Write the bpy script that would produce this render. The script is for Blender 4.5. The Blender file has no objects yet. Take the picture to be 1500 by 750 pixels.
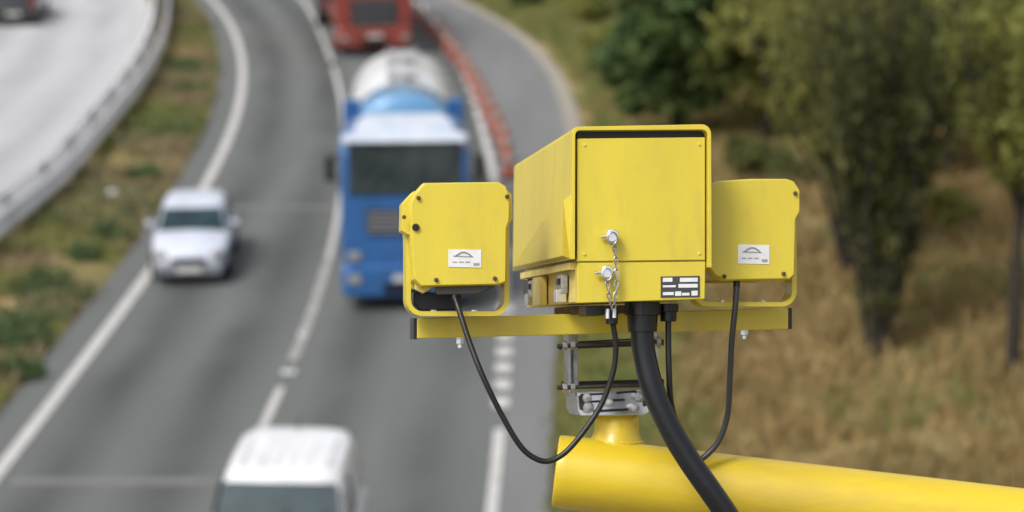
import bpy, bmesh, math, random
import numpy as np
from mathutils import Vector, Matrix
random.seed(7); np.random.seed(7)
R = math.radians
S = bpy.context.scene
COL = S.collection

# ------------------------------------------------------------------ camera
F = 3116.0                       # focal length in photo pixels (1500 wide)
PITCH = R(15.0); HC = 11.78
cam_d = bpy.data.cameras.new('camera'); cam = bpy.data.objects.new('camera', cam_d); COL.objects.link(cam)
cam.location = (0, 0, HC); cam.rotation_euler = (R(90) - PITCH, 0, 0)
cam_d.sensor_width = 36; cam_d.lens = F / 1500 * 36
cam_d.clip_start = 0.1; cam_d.clip_end = 3000
cam_d.dof.use_dof = True; cam_d.dof.focus_distance = 3.93; cam_d.dof.aperture_fstop = 2.9
S.camera = cam
# ------------------------------------------------------------------ light
SUN_EL, SUN_AZ = R(55), R(226)
w = bpy.data.worlds.new("World"); S.world = w; w.use_nodes = True
nt = w.node_tree; bg = nt.nodes['Background']
sky = nt.nodes.new('ShaderNodeTexSky'); sky.sky_type = 'NISHITA'; sky.sun_disc = False
sky.sun_elevation = SUN_EL; sky.sun_rotation = SUN_AZ; sky.dust_density = 4; sky.air_density = 1.2
hs = nt.nodes.new('ShaderNodeHueSaturation'); hs.inputs['Saturation'].default_value = 0.30
nt.links.new(sky.outputs[0], hs.inputs['Color']); nt.links.new(hs.outputs[0], bg.inputs[0])
bg.inputs[1].default_value = 0.115
sd = bpy.data.lights.new('sun', 'SUN'); sun = bpy.data.objects.new('sun', sd); COL.objects.link(sun)
sd.energy = 1.5; sd.angle = R(18); sd.color = (1, 0.97, 0.92)
dirv = Vector((math.sin(SUN_AZ) * math.cos(SUN_EL), math.cos(SUN_AZ) * math.cos(SUN_EL), math.sin(SUN_EL)))
sun.rotation_euler = dirv.to_track_quat('Z', 'Y').to_euler()
S.view_settings.view_transform = 'Standard'; S.view_settings.look = 'None'
S.view_settings.exposure = 0.66; S.view_settings.gamma = 1

# ------------------------------------------------------------------ projection helpers (photo pixel -> world)
CX = Vector((1, 0, 0)); CF = Vector((0, math.cos(PITCH), -math.sin(PITCH))); CU = Vector((0, math.sin(PITCH), math.cos(PITCH)))
CO = Vector((0, 0, HC))
def ray(px, py): return CX * ((px - 750) / F) - CU * ((py - 375) / F) + CF
def G(px, py, z=0.0):
    r = ray(px, py); t = (z - HC) / r.z
    return CO + r * t

# ------------------------------------------------------------------ object helpers
def link(name, mesh, mat=None, parent=None, smooth=False):
    if mat and not mesh.materials: mesh.materials.append(mat)
    o = bpy.data.objects.new(name, mesh); COL.objects.link(o)
    if smooth: mesh.polygons.foreach_set('use_smooth', [True] * len(mesh.polygons))
    if parent: o.parent = parent
    return o
def tag(o, label=None, cat=None, group=None, kind=None):
    if label: o['label'] = label
    if cat: o['category'] = cat
    if group: o['group'] = group
    if kind: o['kind'] = kind
    return o
def thing(name, label, cat, loc=(0, 0, 0), rz=0, group=None):
    o = bpy.data.objects.new(name, None); COL.objects.link(o)
    o.empty_display_size = 0.2
    o.location = loc; o.rotation_euler = (0, 0, rz)
    return tag(o, label, cat, group)
def build(name, bm, mat, parent=None, smooth=False, off=None, bevel=0, sub=0):
    """link a bmesh as one object. off: world origin to subtract"""
    bmesh.ops.recalc_face_normals(bm, faces=bm.faces)
    if off is not None:
        bmesh.ops.translate(bm, verts=bm.verts, vec=-Vector(off))
    me = bpy.data.meshes.new(name); bm.to_mesh(me); bm.free()
    o = link(name, me, mat, parent, smooth)
    if bevel:
        m = o.modifiers.new('bevel', 'BEVEL'); m.width = bevel; m.segments = 2; m.limit_method = 'ANGLE'; m.angle_limit = R(30)
        if smooth is False:
            me.polygons.foreach_set('use_smooth', [True] * len(me.polygons))
            m.harden_normals = True
    if sub:
        m = o.modifiers.new('sub', 'SUBSURF'); m.levels = sub; m.render_levels = sub
    return o
def copy_tree(o, parent=None):
    c = o.copy(); COL.objects.link(c); c.parent = parent
    for ch in list(o.children): copy_tree(ch, c)
    return c
NB = lambda: bmesh.new()
def box(bm, c, s, rot=None):
    m = Matrix.Translation(Vector(c)) @ (rot.to_4x4() if rot else Matrix.Identity(4)) @ Matrix.Diagonal((s[0], s[1], s[2], 1))
    bmesh.ops.create_cube(bm, size=1, matrix=m)
def basis(d):
    d = d.normalized(); a = Vector((0, 0, 1)) if abs(d.z) < .9 else Vector((1, 0, 0))
    u = d.cross(a).normalized(); return u, d.cross(u).normalized()
def cyl(bm, p0, p1, r0, r1=None, n=20, caps=True):
    p0, p1 = Vector(p0), Vector(p1); r1 = r0 if r1 is None else r1
    u, v = basis(p1 - p0); A = []; B = []
    for i in range(n):
        a = 2 * math.pi * i / n; k = u * math.cos(a) + v * math.sin(a)
        A.append(bm.verts.new(p0 + k * r0)); B.append(bm.verts.new(p1 + k * r1))
    for i in range(n): bm.faces.new((A[i], A[(i + 1) % n], B[(i + 1) % n], B[i]))
    if caps: bm.faces.new(A[::-1]); bm.faces.new(B)
def tube(bm, pts, rad, n=8, caps=True):
    pts = [Vector(p) for p in pts]; rings = []
    if not hasattr(rad, '__len__'): rad = [rad] * len(pts)
    u, v = basis(pts[1] - pts[0])
    for i, p in enumerate(pts):
        d = (pts[min(i + 1, len(pts) - 1)] - pts[max(i - 1, 0)]).normalized()
        u = (u - d * u.dot(d)).normalized(); v = d.cross(u)
        rings.append([bm.verts.new(p + (u * math.cos(2 * math.pi * k / n) + v * math.sin(2 * math.pi * k / n)) * rad[i]) for k in range(n)])
    for a, b in zip(rings, rings[1:]):
        for k in range(n): bm.faces.new((a[k], a[(k + 1) % n], b[(k + 1) % n], b[k]))
    if caps: bm.faces.new(rings[0][::-1]); bm.faces.new(rings[-1])
def catmull(P, n=8):
    P = [Vector(p) for p in P]; Q = [P[0] * 2 - P[1]] + P + [P[-1] * 2 - P[-2]]; out = []
    for i in range(1, len(Q) - 2):
        for k in range(n):
            t = k / n; a, b, c, d = Q[i - 1:i + 3]
            out.append(0.5 * ((2 * b) + (c - a) * t + (2 * a - 5 * b + 4 * c - d) * t * t + (3 * b - a - 3 * c + d) * t ** 3))
    return out + [P[-1]]
def prism(bm, pts0, vec):
    A = [bm.verts.new(p) for p in pts0]; B = [bm.verts.new(Vector(p) + vec) for p in pts0]; n = len(A)
    bm.faces.new(A); bm.faces.new(B[::-1])
    for i in range(n): bm.faces.new((A[i], B[i], B[(i + 1) % n], A[(i + 1) % n]))
def loft(bm, rings, closed=True, caps=True):
    V = [[bm.verts.new(p) for p in r] for r in rings]; n = len(V[0])
    for a, b in zip(V, V[1:]):
        for k in range(n if closed else n - 1): bm.faces.new((a[k], a[(k + 1) % n], b[(k + 1) % n], b[k]))
    if caps: bm.faces.new(V[0][::-1]); bm.faces.new(V[-1])

# ------------------------------------------------------------------ materials
def mat(name, c, rough=0.5, metal=0.0, c2=None, scale=5.0, amt=None, bump=0.0, bscale=None, coat=0.0, spec=0.5, detail=5, dirt=None, dscale=1.5, damt=0.3, stretch=None):
    m = bpy.data.materials.new(name); m.use_nodes = True; t = m.node_tree; N = t.nodes; Lk = t.links
    p = N['Principled BSDF']; p.inputs['Roughness'].default_value = rough; p.inputs['Metallic'].default_value = metal
    p.inputs['Coat Weight'].default_value = coat; p.inputs['Coat Roughness'].default_value = 0.08
    p.inputs['Specular IOR Level'].default_value = spec
    tc = N.new('ShaderNodeTexCoord'); mp = N.new('ShaderNodeMapping'); Lk.new(tc.outputs['Object'], mp.inputs[0])
    if stretch: mp.inputs['Scale'].default_value = stretch
    nz = N.new('ShaderNodeTexNoise'); nz.inputs['Scale'].default_value = scale; nz.inputs['Detail'].default_value = detail
    Lk.new(mp.outputs[0], nz.inputs['Vector'])
    if c2 is None: c2 = tuple(x * 0.88 for x in c)
    mr = N.new('ShaderNodeMapRange'); mr.inputs[1].default_value = 0.35; mr.inputs[2].default_value = 0.65
    Lk.new(nz.outputs[0], mr.inputs[0])
    mx = N.new('ShaderNodeMix'); mx.data_type = 'RGBA'; mx.inputs[6].default_value = (*c, 1); mx.inputs[7].default_value = (*c2, 1)
    Lk.new(mr.outputs[0], mx.inputs[0]); out = mx.outputs[2]
    if dirt:
        n2 = N.new('ShaderNodeTexNoise'); n2.inputs['Scale'].default_value = dscale; n2.inputs['Detail'].default_value = 8; n2.inputs['Roughness'].default_value = .65
        Lk.new(mp.outputs[0], n2.inputs['Vector'])
        m2 = N.new('ShaderNodeMapRange'); m2.inputs[1].default_value = 0.52; m2.inputs[2].default_value = 0.72; m2.inputs[4].default_value = damt
        Lk.new(n2.outputs[0], m2.inputs[0])
        mx2 = N.new('ShaderNodeMix'); mx2.data_type = 'RGBA'; mx2.inputs[7].default_value = (*dirt, 1)
        Lk.new(m2.outputs[0], mx2.inputs[0]); Lk.new(out, mx2.inputs[6]); out = mx2.outputs[2]
    Lk.new(out, p.inputs['Base Color'])
    if bump:
        b = N.new('ShaderNodeBump'); b.inputs['Strength'].default_value = bump; b.inputs['Distance'].default_value = 0.02
        n3 = N.new('ShaderNodeTexNoise'); n3.inputs['Scale'].default_value = bscale or scale * 4; n3.inputs['Detail'].default_value = 6
        Lk.new(mp.outputs[0], n3.inputs['Vector']); Lk.new(n3.outputs[0], b.inputs['Height']); Lk.new(b.outputs[0], p.inputs['Normal'])
    return m
def leafmat(name, c, c2, scale=0.7, trans=0.25):
    m = mat(name, c, 0.65, c2=c2, scale=scale, detail=3, spec=0.25)
    t = m.node_tree; N = t.nodes; p = N['Principled BSDF']; out = N['Material Output']
    src = p.inputs['Base Color'].links[0].from_socket
    tr = N.new('ShaderNodeBsdfTranslucent'); t.links.new(src, tr.inputs[0])
    ms = N.new('ShaderNodeMixShader'); ms.inputs[0].default_value = trans
    t.links.new(p.outputs[0], ms.inputs[1]); t.links.new(tr.outputs[0], ms.inputs[2]); t.links.new(ms.outputs[0], out.inputs[0])
    return m
M = {}
M['yellow'] = mat('yellow_paint', (.62, .50, .040), .42, c2=(.57, .455, .038), scale=9, coat=.15, bump=.03, bscale=160, dirt=(.33, .26, .08), dscale=22, damt=.24, stretch=(1, 1, .12))
M['yellow_pale'] = mat('weathered_yellow', (.70, .58, .16), .5, c2=(.62, .48, .12), scale=14, dirt=(.3, .24, .1), dscale=9, damt=.6, bump=.04)
M['yellow_deep'] = mat('pole_yellow', (.64, .47, .020), .42, c2=(.57, .41, .018), scale=5, coat=.2, bump=.04, bscale=90, dirt=(.36, .24, .05), dscale=5, damt=.55, stretch=(.35, 1, 1))
M['black'] = mat('black_plastic', (.006, .006, .007), .4, scale=20)
M['rubber'] = mat('black_rubber', (.007, .007, .008), .42, scale=30, bump=.04)
M['conduit'] = mat('black_conduit', (.005, .006, .009), .36, scale=30, bump=.03)
M['galv'] = mat('galvanised_steel', (.50, .50, .50), .38, .8, c2=(.30, .30, .31), scale=35, bump=.08, dirt=(.12, .10, .08), dscale=20, damt=.5)
M['steel'] = mat('bright_steel', (.75, .75, .76), .22, .9, scale=30)
M['rust'] = mat('rusty_steel', (.16, .09, .05), .8, .2, c2=(.08, .05, .035), scale=30)
M['rod'] = mat('dark_threaded_steel', (.06, .055, .05), .5, .6, scale=30)
M['label_w'] = mat('label_white', (.72, .72, .74), .45, scale=40)
M['ink'] = mat('label_ink', (.05, .05, .055), .5, scale=40)
M['ink_walk'] = mat('pale_aluminium', (.45, .45, .46), .5, .3, scale=20)
M['ink_grey'] = mat('label_grey', (.30, .30, .32), .5, scale=40)
M['glass'] = mat('dark_glass', (.020, .046, .055), .1, c2=(.012, .026, .032), scale=2.5, spec=.4)
M['glass_truck'] = mat('reflection_tinted_glass', (.050, .065, .065), .1, c2=(.025, .035, .035), scale=2.2, spec=.7)  # base colour lifted to imitate greenery mirrored in the windscreen
M['white_car'] = mat('white_paint_car', (.52, .55, .64), .3, scale=2, coat=.6, dirt=(.42, .42, .46), dscale=2, damt=.3)
M['white_van'] = mat('white_paint_van', (.68, .68, .70), .3, scale=2, coat=.6, dirt=(.45, .44, .44), dscale=1.6, damt=.3)
M['car_grey'] = mat('grey_bumper', (.17, .18, .20), .5, scale=6)
M['truck_blue'] = mat('blue_paint', (.028, .12, .33), .36, c2=(.024, .10, .28), scale=2, coat=.5, dirt=(.03, .09, .22), dscale=2, damt=.5)
M['cab_roof'] = mat('cab_roof_white', (.56, .59, .65), .4, c2=(.40, .46, .56), scale=2, coat=.2)
M['tank_blue'] = mat('pale_blue_paint', (.10, .27, .48), .4, scale=2, coat=.3)
M['tank_white'] = mat('tank_white', (.74, .74, .76), .33, scale=2.5, coat=.3, dirt=(.42, .40, .40), dscale=1.5, damt=.4)
M['red'] = mat('red_paint', (.27, .045, .032), .5, c2=(.22, .038, .028), scale=2, coat=.4, dirt=(.2, .07, .05), dscale=3, damt=.4)
M['tyre'] = mat('tyre_rubber', (.022, .022, .023), .85, scale=30, bump=.15)
M['rim'] = mat('alloy_rim', (.42, .42, .44), .35, .6, scale=10)
M['lamp'] = mat('headlight_glass', (.30, .30, .26), .15, scale=8)
M['tail'] = mat('tail_lamp', (.28, .015, .015), .2, scale=8)
M['dark_car'] = mat('dark_green_paint', (.012, .016, .018), .25, scale=4, coat=.6)
M['plate'] = mat('number_plate', (.6, .6, .56), .5, scale=20)
M['seat'] = mat('seat_fabric', (.35, .37, .38), .9, scale=20)
M['cone'] = mat('cone_orange', (.38, .085, .05), .5, c2=(.31, .075, .045), scale=6, dirt=(.25, .08, .05), dscale=8, damt=.4)
M['sleeve'] = mat('cone_sleeve', (.36, .31, .27), .45, scale=12)
M['line'] = mat('road_paint', (.50, .49, .47), .7, c2=(.40, .39, .38), scale=4, dirt=(.18, .18, .17), dscale=5, damt=.6, bump=.2)
M['line_worn'] = mat('worn_road_paint', (.36, .35, .33), .75, c2=(.25, .25, .24), scale=5, dirt=(.14, .14, .135), dscale=3, damt=.9, bump=.2)
M['joint'] = mat('asphalt_joint', (.155, .155, .15), .85, c2=(.125, .13, .125), scale=3, bump=.2)
M['kerb'] = mat('kerb_concrete', (.30, .27, .23), .85, c2=(.22, .20, .16), scale=3, bump=.3)
M['barrier'] = mat('pale_galvanised_rail', (.84, .84, .86), .5, 0, c2=(.78, .78, .80), scale=1.2, bump=.2, bscale=12, dirt=(.28, .27, .25), dscale=.8, damt=.4)
M['bag'] = mat('plastic_bag', (.55, .54, .52), .5, scale=12)
M['bark'] = mat('bark', (.038, .031, .023), .9, c2=(.022, .018, .013), scale=8, bump=.5, stretch=(1, 1, .2))
M['leaf_dark'] = leafmat('leaves_dark_green', (.13, .185, .055), (.065, .105, .035), .9, .35)
M['leaf_olive'] = leafmat('leaves_olive', (.29, .275, .070), (.16, .18, .050), .8, .35)
M['leaf_yellow'] = leafmat('leaves_yellow_green', (.27, .265, .065), (.15, .17, .046), .7, .35)
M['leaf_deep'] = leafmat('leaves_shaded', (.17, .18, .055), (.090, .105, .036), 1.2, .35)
M['grass_dry'] = leafmat('dry_grass', (.41, .295, .135), (.28, .20, .085), .3)
M['grass_green'] = leafmat('green_grass', (.21, .245, .075), (.30, .28, .11), .5)
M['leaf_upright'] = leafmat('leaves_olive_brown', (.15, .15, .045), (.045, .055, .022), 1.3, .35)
M['grass_straw'] = leafmat('straw_grass', (.40, .32, .19), (.24, .20, .11), .6)
M['weed'] = leafmat('green_weeds', (.065, .12, .045), (.12, .15, .060), 1.5)

def road_mat(name, c, c2, wheel):
    m = mat(name, c, .85, c2=c2, scale=1.1, bump=.35, bscale=60, dirt=tuple(x * .75 for x in c), dscale=.35, damt=.35, stretch=(1, .12, 1), spec=.3)
    return m
M['asphalt'] = road_mat('asphalt', (.128, .134, .130), (.108, .114, .110), .8)
def wheel_wear(m, centres, wdt, k):
    """rubbered, polished wheel paths worn into a lane: bands along the road, broken up by noise"""
    t = m.node_tree; N = t.nodes; L = t.links; p = N['Principled BSDF']; src = p.inputs['Base Color'].links[0].from_socket
    uv = N.new('ShaderNodeUVMap'); uv.uv_map = 'road'; sx = N.new('ShaderNodeSeparateXYZ'); L.new(uv.outputs[0], sx.inputs[0])
    n = N.new('ShaderNodeTexNoise'); n.inputs['Scale'].default_value = .22; n.inputs['Detail'].default_value = 4; L.new(uv.outputs[0], n.inputs['Vector'])
    ad = N.new('ShaderNodeMath'); ad.operation = 'MULTIPLY_ADD'; ad.inputs[1].default_value = .5; L.new(n.outputs[0], ad.inputs[0]); L.new(sx.outputs[0], ad.inputs[2])
    tot = None
    for c in centres:
        d = N.new('ShaderNodeMath'); d.operation = 'SUBTRACT'; d.inputs[1].default_value = c + .25; L.new(ad.outputs[0], d.inputs[0])
        a = N.new('ShaderNodeMath'); a.operation = 'ABSOLUTE'; L.new(d.outputs[0], a.inputs[0])
        q = N.new('ShaderNodeMapRange'); q.interpolation_type = 'SMOOTHSTEP'; q.inputs[1].default_value = 0; q.inputs[2].default_value = wdt; q.inputs[3].default_value = 1; q.inputs[4].default_value = 0; L.new(a.outputs[0], q.inputs[0])
        if tot is None: tot = q.outputs[0]
        else:
            g = N.new('ShaderNodeMath'); g.operation = 'MAXIMUM'; L.new(tot, g.inputs[0]); L.new(q.outputs[0], g.inputs[1]); tot = g.outputs[0]
    f = N.new('ShaderNodeMath'); f.operation = 'MULTIPLY'; L.new(tot, f.inputs[0])
    mr = N.new('ShaderNodeMapRange'); mr.inputs[1].default_value = .3; mr.inputs[2].default_value = .7; mr.inputs[3].default_value = .35; mr.inputs[4].default_value = 1; L.new(n.outputs[0], mr.inputs[0]); L.new(mr.outputs[0], f.inputs[1])
    mx = N.new('ShaderNodeMix'); mx.data_type = 'RGBA'; mx.blend_type = 'MULTIPLY'; mx.inputs[7].default_value = (k, k * 1.005, k, 1)
    L.new(f.outputs[0], mx.inputs[0]); L.new(src, mx.inputs[6]); L.new(mx.outputs[2], p.inputs['Base Color'])
wheel_wear(M['asphalt'], (1.0, 2.75, 4.85, 6.6), .85, .48)
M['shoulder'] = road_mat('shoulder_asphalt', (.165, .168, .170), (.145, .147, .148), .8)
M['wheeltrack'] = road_mat('worn_asphalt', (.118, .125, .122), (.104, .111, .109), .8)
M['concrete_road'] = road_mat('pale_concrete_road', (.41, .41, .42), (.36, .36, .37), .8)
wheel_wear(M['concrete_road'], (1.0, 2.8, 4.7, 6.5), .9, .74)

# ground: dry grass / green patches / bare soil
def ground_mat():
    m = bpy.data.materials.new('verge_ground'); m.use_nodes = True; t = m.node_tree; N = t.nodes; L = t.links
    p = N['Principled BSDF']; p.inputs['Roughness'].default_value = .95; p.inputs['Specular IOR Level'].default_value = .15
    tc = N.new('ShaderNodeTexCoord')
    def noise(s, d=6, r=.6, off=0):
        mp = N.new('ShaderNodeMapping'); mp.inputs[1].default_value = (off, off * 2, 0); L.new(tc.outputs['Object'], mp.inputs[0])
        n = N.new('ShaderNodeTexNoise'); n.inputs['Scale'].default_value = s; n.inputs['Detail'].default_value = d; n.inputs['Roughness'].default_value = r
        L.new(mp.outputs[0], n.inputs['Vector']); return n
    n1 = noise(.22, 5); n2 = noise(1.4, 7, .7, 30)
    cr = N.new('ShaderNodeValToRGB'); e = cr.color_ramp.elements
    e[0].position = .33; e[0].color = (.075, .10, .035, 1); e[1].position = .68; e[1].color = (.42, .31, .155, 1)
    x = e.new(.46); x.color = (.17, .15, .06, 1); x = e.new(.56); x.color = (.32, .235, .11, 1)
    ad = N.new('ShaderNodeMath'); ad.operation = 'MULTIPLY_ADD'; ad.inputs[1].default_value = .55
    L.new(n1.outputs[0], ad.inputs[0])
    ml = N.new('ShaderNodeMath'); ml.operation = 'MULTIPLY'; ml.inputs[1].default_value = .45; L.new(n2.outputs[0], ml.inputs[0]); L.new(ml.outputs[0], ad.inputs[2])
    L.new(ad.outputs[0], cr.inputs[0]); L.new(cr.outputs[0], p.inputs['Base Color'])
    b = N.new('ShaderNodeBump'); b.inputs['Strength'].default_value = .7; b.inputs['Distance'].default_value = .15
    n3 = noise(5, 8, .7); L.new(n3.outputs[0], b.inputs['Height']); L.new(b.outputs[0], p.inputs['Normal'])
    return m
M['ground'] = ground_mat()

# ------------------------------------------------------------------ road geometry
def fit(pxs, deg):
    P = [G(*q) for q in pxs]; y = np.array([p.y for p in P]); x = np.array([p.x for p in P]); return y, x
YL, XL = fit([(310, 0), (338, 40), (354, 85), (355, 130), (340, 190), (312, 250), (285, 300), (222, 400), (150, 490), (80, 590), (0, 690)], 4)
PC = np.polyfit(YL - 55, XL, 4)
Y1, Y0 = YL.max(), YL.min()
def pol(y): return np.polyval(PC, y - 55)
dP = np.polyder(PC)
def xleft(y):                              # x of the median-side edge line
    y = np.asarray(y, float)
    mid = pol(np.clip(y, Y0, Y1))
    s1 = np.polyval(dP, Y1 - 55); s0 = np.polyval(dP, Y0 - 55)
    up = np.clip(y - Y1, 0, None); dn = np.clip(y - Y0, None, 0)
    return mid + s1 * up - up ** 2 / 420 + s0 * dn
def offs(pxs):
    y, x = fit(pxs, 1); o = x - xleft(y); i = np.argsort(y); y, o = y[i], o[i]
    def f(q):
        q = np.asarray(q, float); return sum(np.interp(q + d, y, o) for d in (-3, -1.5, 0, 1.5, 3)) / 5
    return f
o_right = offs([(608, 0), (640, 40), (672, 95), (690, 140), (705, 190), (720, 250), (735, 350), (742, 450), (740, 500), (738, 560), (733, 620), (722, 750)])
o_edge = offs([(655, 0), (725, 35), (780, 80), (812, 130), (828, 190), (830, 260), (826, 350), (818, 450), (812, 550), (809, 650), (803, 750)])
o_bar = offs([(0, 368), (80, 315), (160, 213), (229, 117), (251, 43), (248, 0)])
o_ledge = offs([(205, 0), (203, 53), (160, 128), (80, 229), (0, 304)])
o_lane = offs([(445, 0), (463, 40), (484, 90), (498, 140), (505, 200), (500, 270), (494, 330), (470, 420), (440, 510), (397, 600), (384, 630)])
xr = lambda y: xleft(y) + o_right(y)
xe = lambda y: xleft(y) + o_edge(y)
xb = lambda y: xleft(y) + o_bar(y)
xle = lambda y: xleft(y) + o_ledge(y)
xlane = lambda y: xleft(y) + o_lane(y)

def ribbon(bm, fa, fb, ys, z, thick=0):
    a = fa(ys); b = fb(ys); V = []
    for i, y in enumerate(ys):
        V.append((bm.verts.new((a[i], y, z)), bm.verts.new((b[i], y, z))))
    for p, q in zip(V, V[1:]): bm.faces.new((p[0], p[1], q[1], q[0]))
    if thick:
        for k in (0, 1):
            L = [bm.verts.new((v[k].co.x, v[k].co.y, z - thick)) for v in V]
            for i in range(len(V) - 1):
                f = (V[i][k], V[i + 1][k], L[i + 1], L[i]); bm.faces.new(f if k == 0 else f[::-1])
def uv_road(o, fx):
    me = o.data; uv = me.uv_layers.new(name='road'); co = np.empty(len(me.vertices) * 3); me.vertices.foreach_get('co', co); co = co.reshape(-1, 3)
    li = np.empty(len(me.loops), dtype=np.int32); me.loops.foreach_get('vertex_index', li)
    u = co[:, 0] - fx(co[:, 1]); uv.data.foreach_set('uv', np.stack([u, co[:, 1]], 1)[li].ravel())
YS = np.concatenate([np.arange(-40, 120, 1.0), np.arange(120, 301, 4.0)])
def struct(name, bm, m, smooth=False):
    return tag(build(name, bm, m, smooth=smooth), kind='structure')
Z = .03
bm = NB(); ribbon(bm, lambda y: xleft(y) - .75, lambda y: xr(y) + .12, YS, Z, .2); struct('carriageway', bm, M['asphalt'])
bm = NB(); ribbon(bm, lambda y: xr(y) + .12, lambda y: xe(y), YS, Z, .2); struct('hard_shoulder', bm, M['shoulder'])
bm = NB(); ribbon(bm, lambda y: xb(y) - 13.5, lambda y: xb(y) - .75, YS, Z, .2); struct('opposite_carriageway', bm, M['concrete_road'])
uv_road(bpy.data.objects['carriageway'], xleft); uv_road(bpy.data.objects['opposite_carriageway'], lambda y: xb(y) - 9.0)
bm = NB(); ribbon(bm, lambda y: xleft(y) - .11, lambda y: xleft(y) + .11, YS, Z + .009); struct('edge_line', bm, M['line'])
bm = NB()
ribbon(bm, lambda y: xr(y) - .09, lambda y: xr(y) + .09, np.arange(G(0, 440).y, 300, 1.0), Z + .009)
ribbon(bm, lambda y: xr(y) - .09, lambda y: xr(y) + .09, np.arange(-40, G(0, 605).y, .9), Z + .009)
y = G(0, 600).y
while y < G(0, 440).y - .5:
    ribbon(bm, lambda q: xr(q) - .15, lambda q: xr(q) + .13, np.array([y, y + .55]), Z + .009); y += .95
struct('shoulder_line', bm, M['line'])
bm = NB()
for (pa, pb) in ((632, 570), (382, 285), (215, 100), (92, 40), (34, -30)):
    ribbon(bm, lambda q: xlane(q) - .07, lambda q: xlane(q) + .07, np.linspace(G(0, pa).y, G(0, pb).y, 8), Z + .009)
y = 6
while y < 26: ribbon(bm, lambda q: xlane(q) - .07, lambda q: xlane(q) + .07, np.linspace(y, y + 2, 3), Z + .009); y += 9
struct('lane_dashes', bm, M['line'])
bm = NB(); ribbon(bm, lambda q: xlane(q) - .085, lambda q: xlane(q) + .085, np.linspace(G(0, 530).y, G(0, 382).y - .1, 20), Z + .009); struct('worn_lane_line', bm, M['line_worn'])
bm = NB(); ribbon(bm, lambda y: xle(y) - .1, lambda y: xle(y) + .12, YS, Z + .009)
struct('opposite_edge_line', bm, mat('pale_line', (.46, .46, .45), .7, c2=(.38, .38, .38), scale=3))
for (y0, x0, x1) in ((708, .3, 3.7), (306, .3, 3.7)):
    bm = NB(); yy = G(0, y0).y
    ribbon(bm, lambda q: xleft(q) + x0, lambda q: xleft(q) + x1, np.array([yy - .14, yy + .14]), Z + .0065); struct('surface_joint', bm, M['joint'])
bm = NB(); ribbon(bm, lambda y: xe(y), lambda y: xe(y) + .45, YS[YS > G(0, 330).y], .07, .25); struct('kerb', bm, M['kerb'])

for i, (px, py, lb) in enumerate(((423, 548, 'bright white reflective road stud, nearest one on the worn lane line'), (444, 492, 'white reflective road stud further up the worn lane line, nearer the tanker'))):
    g = G(px, py); t = thing('road_stud', lb, 'road stud', (g.x, g.y, Z + .009), group='reflective studs on the lane line')
    bm = NB(); box(bm, (0, 0, .012), (.24 - .08 * i, .2, .024)); build('casing', bm, M['label_w'], t, bevel=.008)
    bm = NB(); box(bm, (0, 0, .028), (.12, .1, .02)); build('reflector', bm, M['lamp'], t, bevel=.004)
# terrain
def hmap(x, y):
    x = np.asarray(x, float); y = np.asarray(y, float)
    t = np.clip((x - xe(y) - 2.0) / 22, 0, 1); h = 3.6 * t * t * (3 - 2 * t)
    t2 = np.clip((xb(y) - 16 - x) / 20, 0, 1); h = h + 4 * t2 * t2 * (3 - 2 * t2)
    bmp = .10 * np.sin(x * .9 + y * .35) * np.sin(y * .6 - x * .3) + .05 * np.sin(x * 2.3 + 1) * np.sin(y * 1.9)
    k = np.clip((x - xe(y) - .5) / 2, 0, 1) + np.clip((xb(y) - 14.5 - x) / 2, 0, 1)
    inmed = (x > xb(y) - .6) & (x < xleft(y) - .8)
    inroad = ((x > xleft(y) - .85) & (x < xe(y) + .3)) | ((x < xb(y) - .6) & (x > xb(y) - 13.6))
    h = h + bmp * k + np.where(inmed, .06 + .4 * bmp, 0)
    return np.where(inroad, -.12, h)
def H(x, y): return float(hmap(x, y))
xs = np.concatenate([[-900, -500, -300, -180, -120, -80, -60], np.arange(-50, 50, .4), [55, 62, 75, 95, 130, 200, 320, 520, 900]])
ys = np.concatenate([[-300, -150, -80], np.arange(-40, 20, 2.0), np.arange(20, 110, .6), np.arange(110, 300, 4.0), [350, 450, 650, 1000, 1600]])
XX, YY = np.meshgrid(xs, ys); ZZ = hmap(XX, np.clip(YY, -40, 300))
v = np.stack([XX.ravel(), YY.ravel(), ZZ.ravel()], 1); nx, ny = len(xs), len(ys)
idx = np.arange(nx * ny).reshape(ny, nx)
f = np.stack([idx[:-1, :-1], idx[:-1, 1:], idx[1:, 1:], idx[1:, :-1]], -1).reshape(-1, 4)
me = bpy.data.meshes.new('ground'); me.from_pydata(v.tolist(), [], f.tolist()); tag(link('ground', me, M['ground'], smooth=True), kind='structure')
def GT(px, py):                              # pixel onto terrain
    r = ray(px, py); t = 15.0
    while t < 300:
        p = CO + r * t
        if p.z <= H(p.x, p.y): return Vector((p.x, p.y, H(p.x, p.y)))
        t += .05
    return G(px, py)

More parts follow.
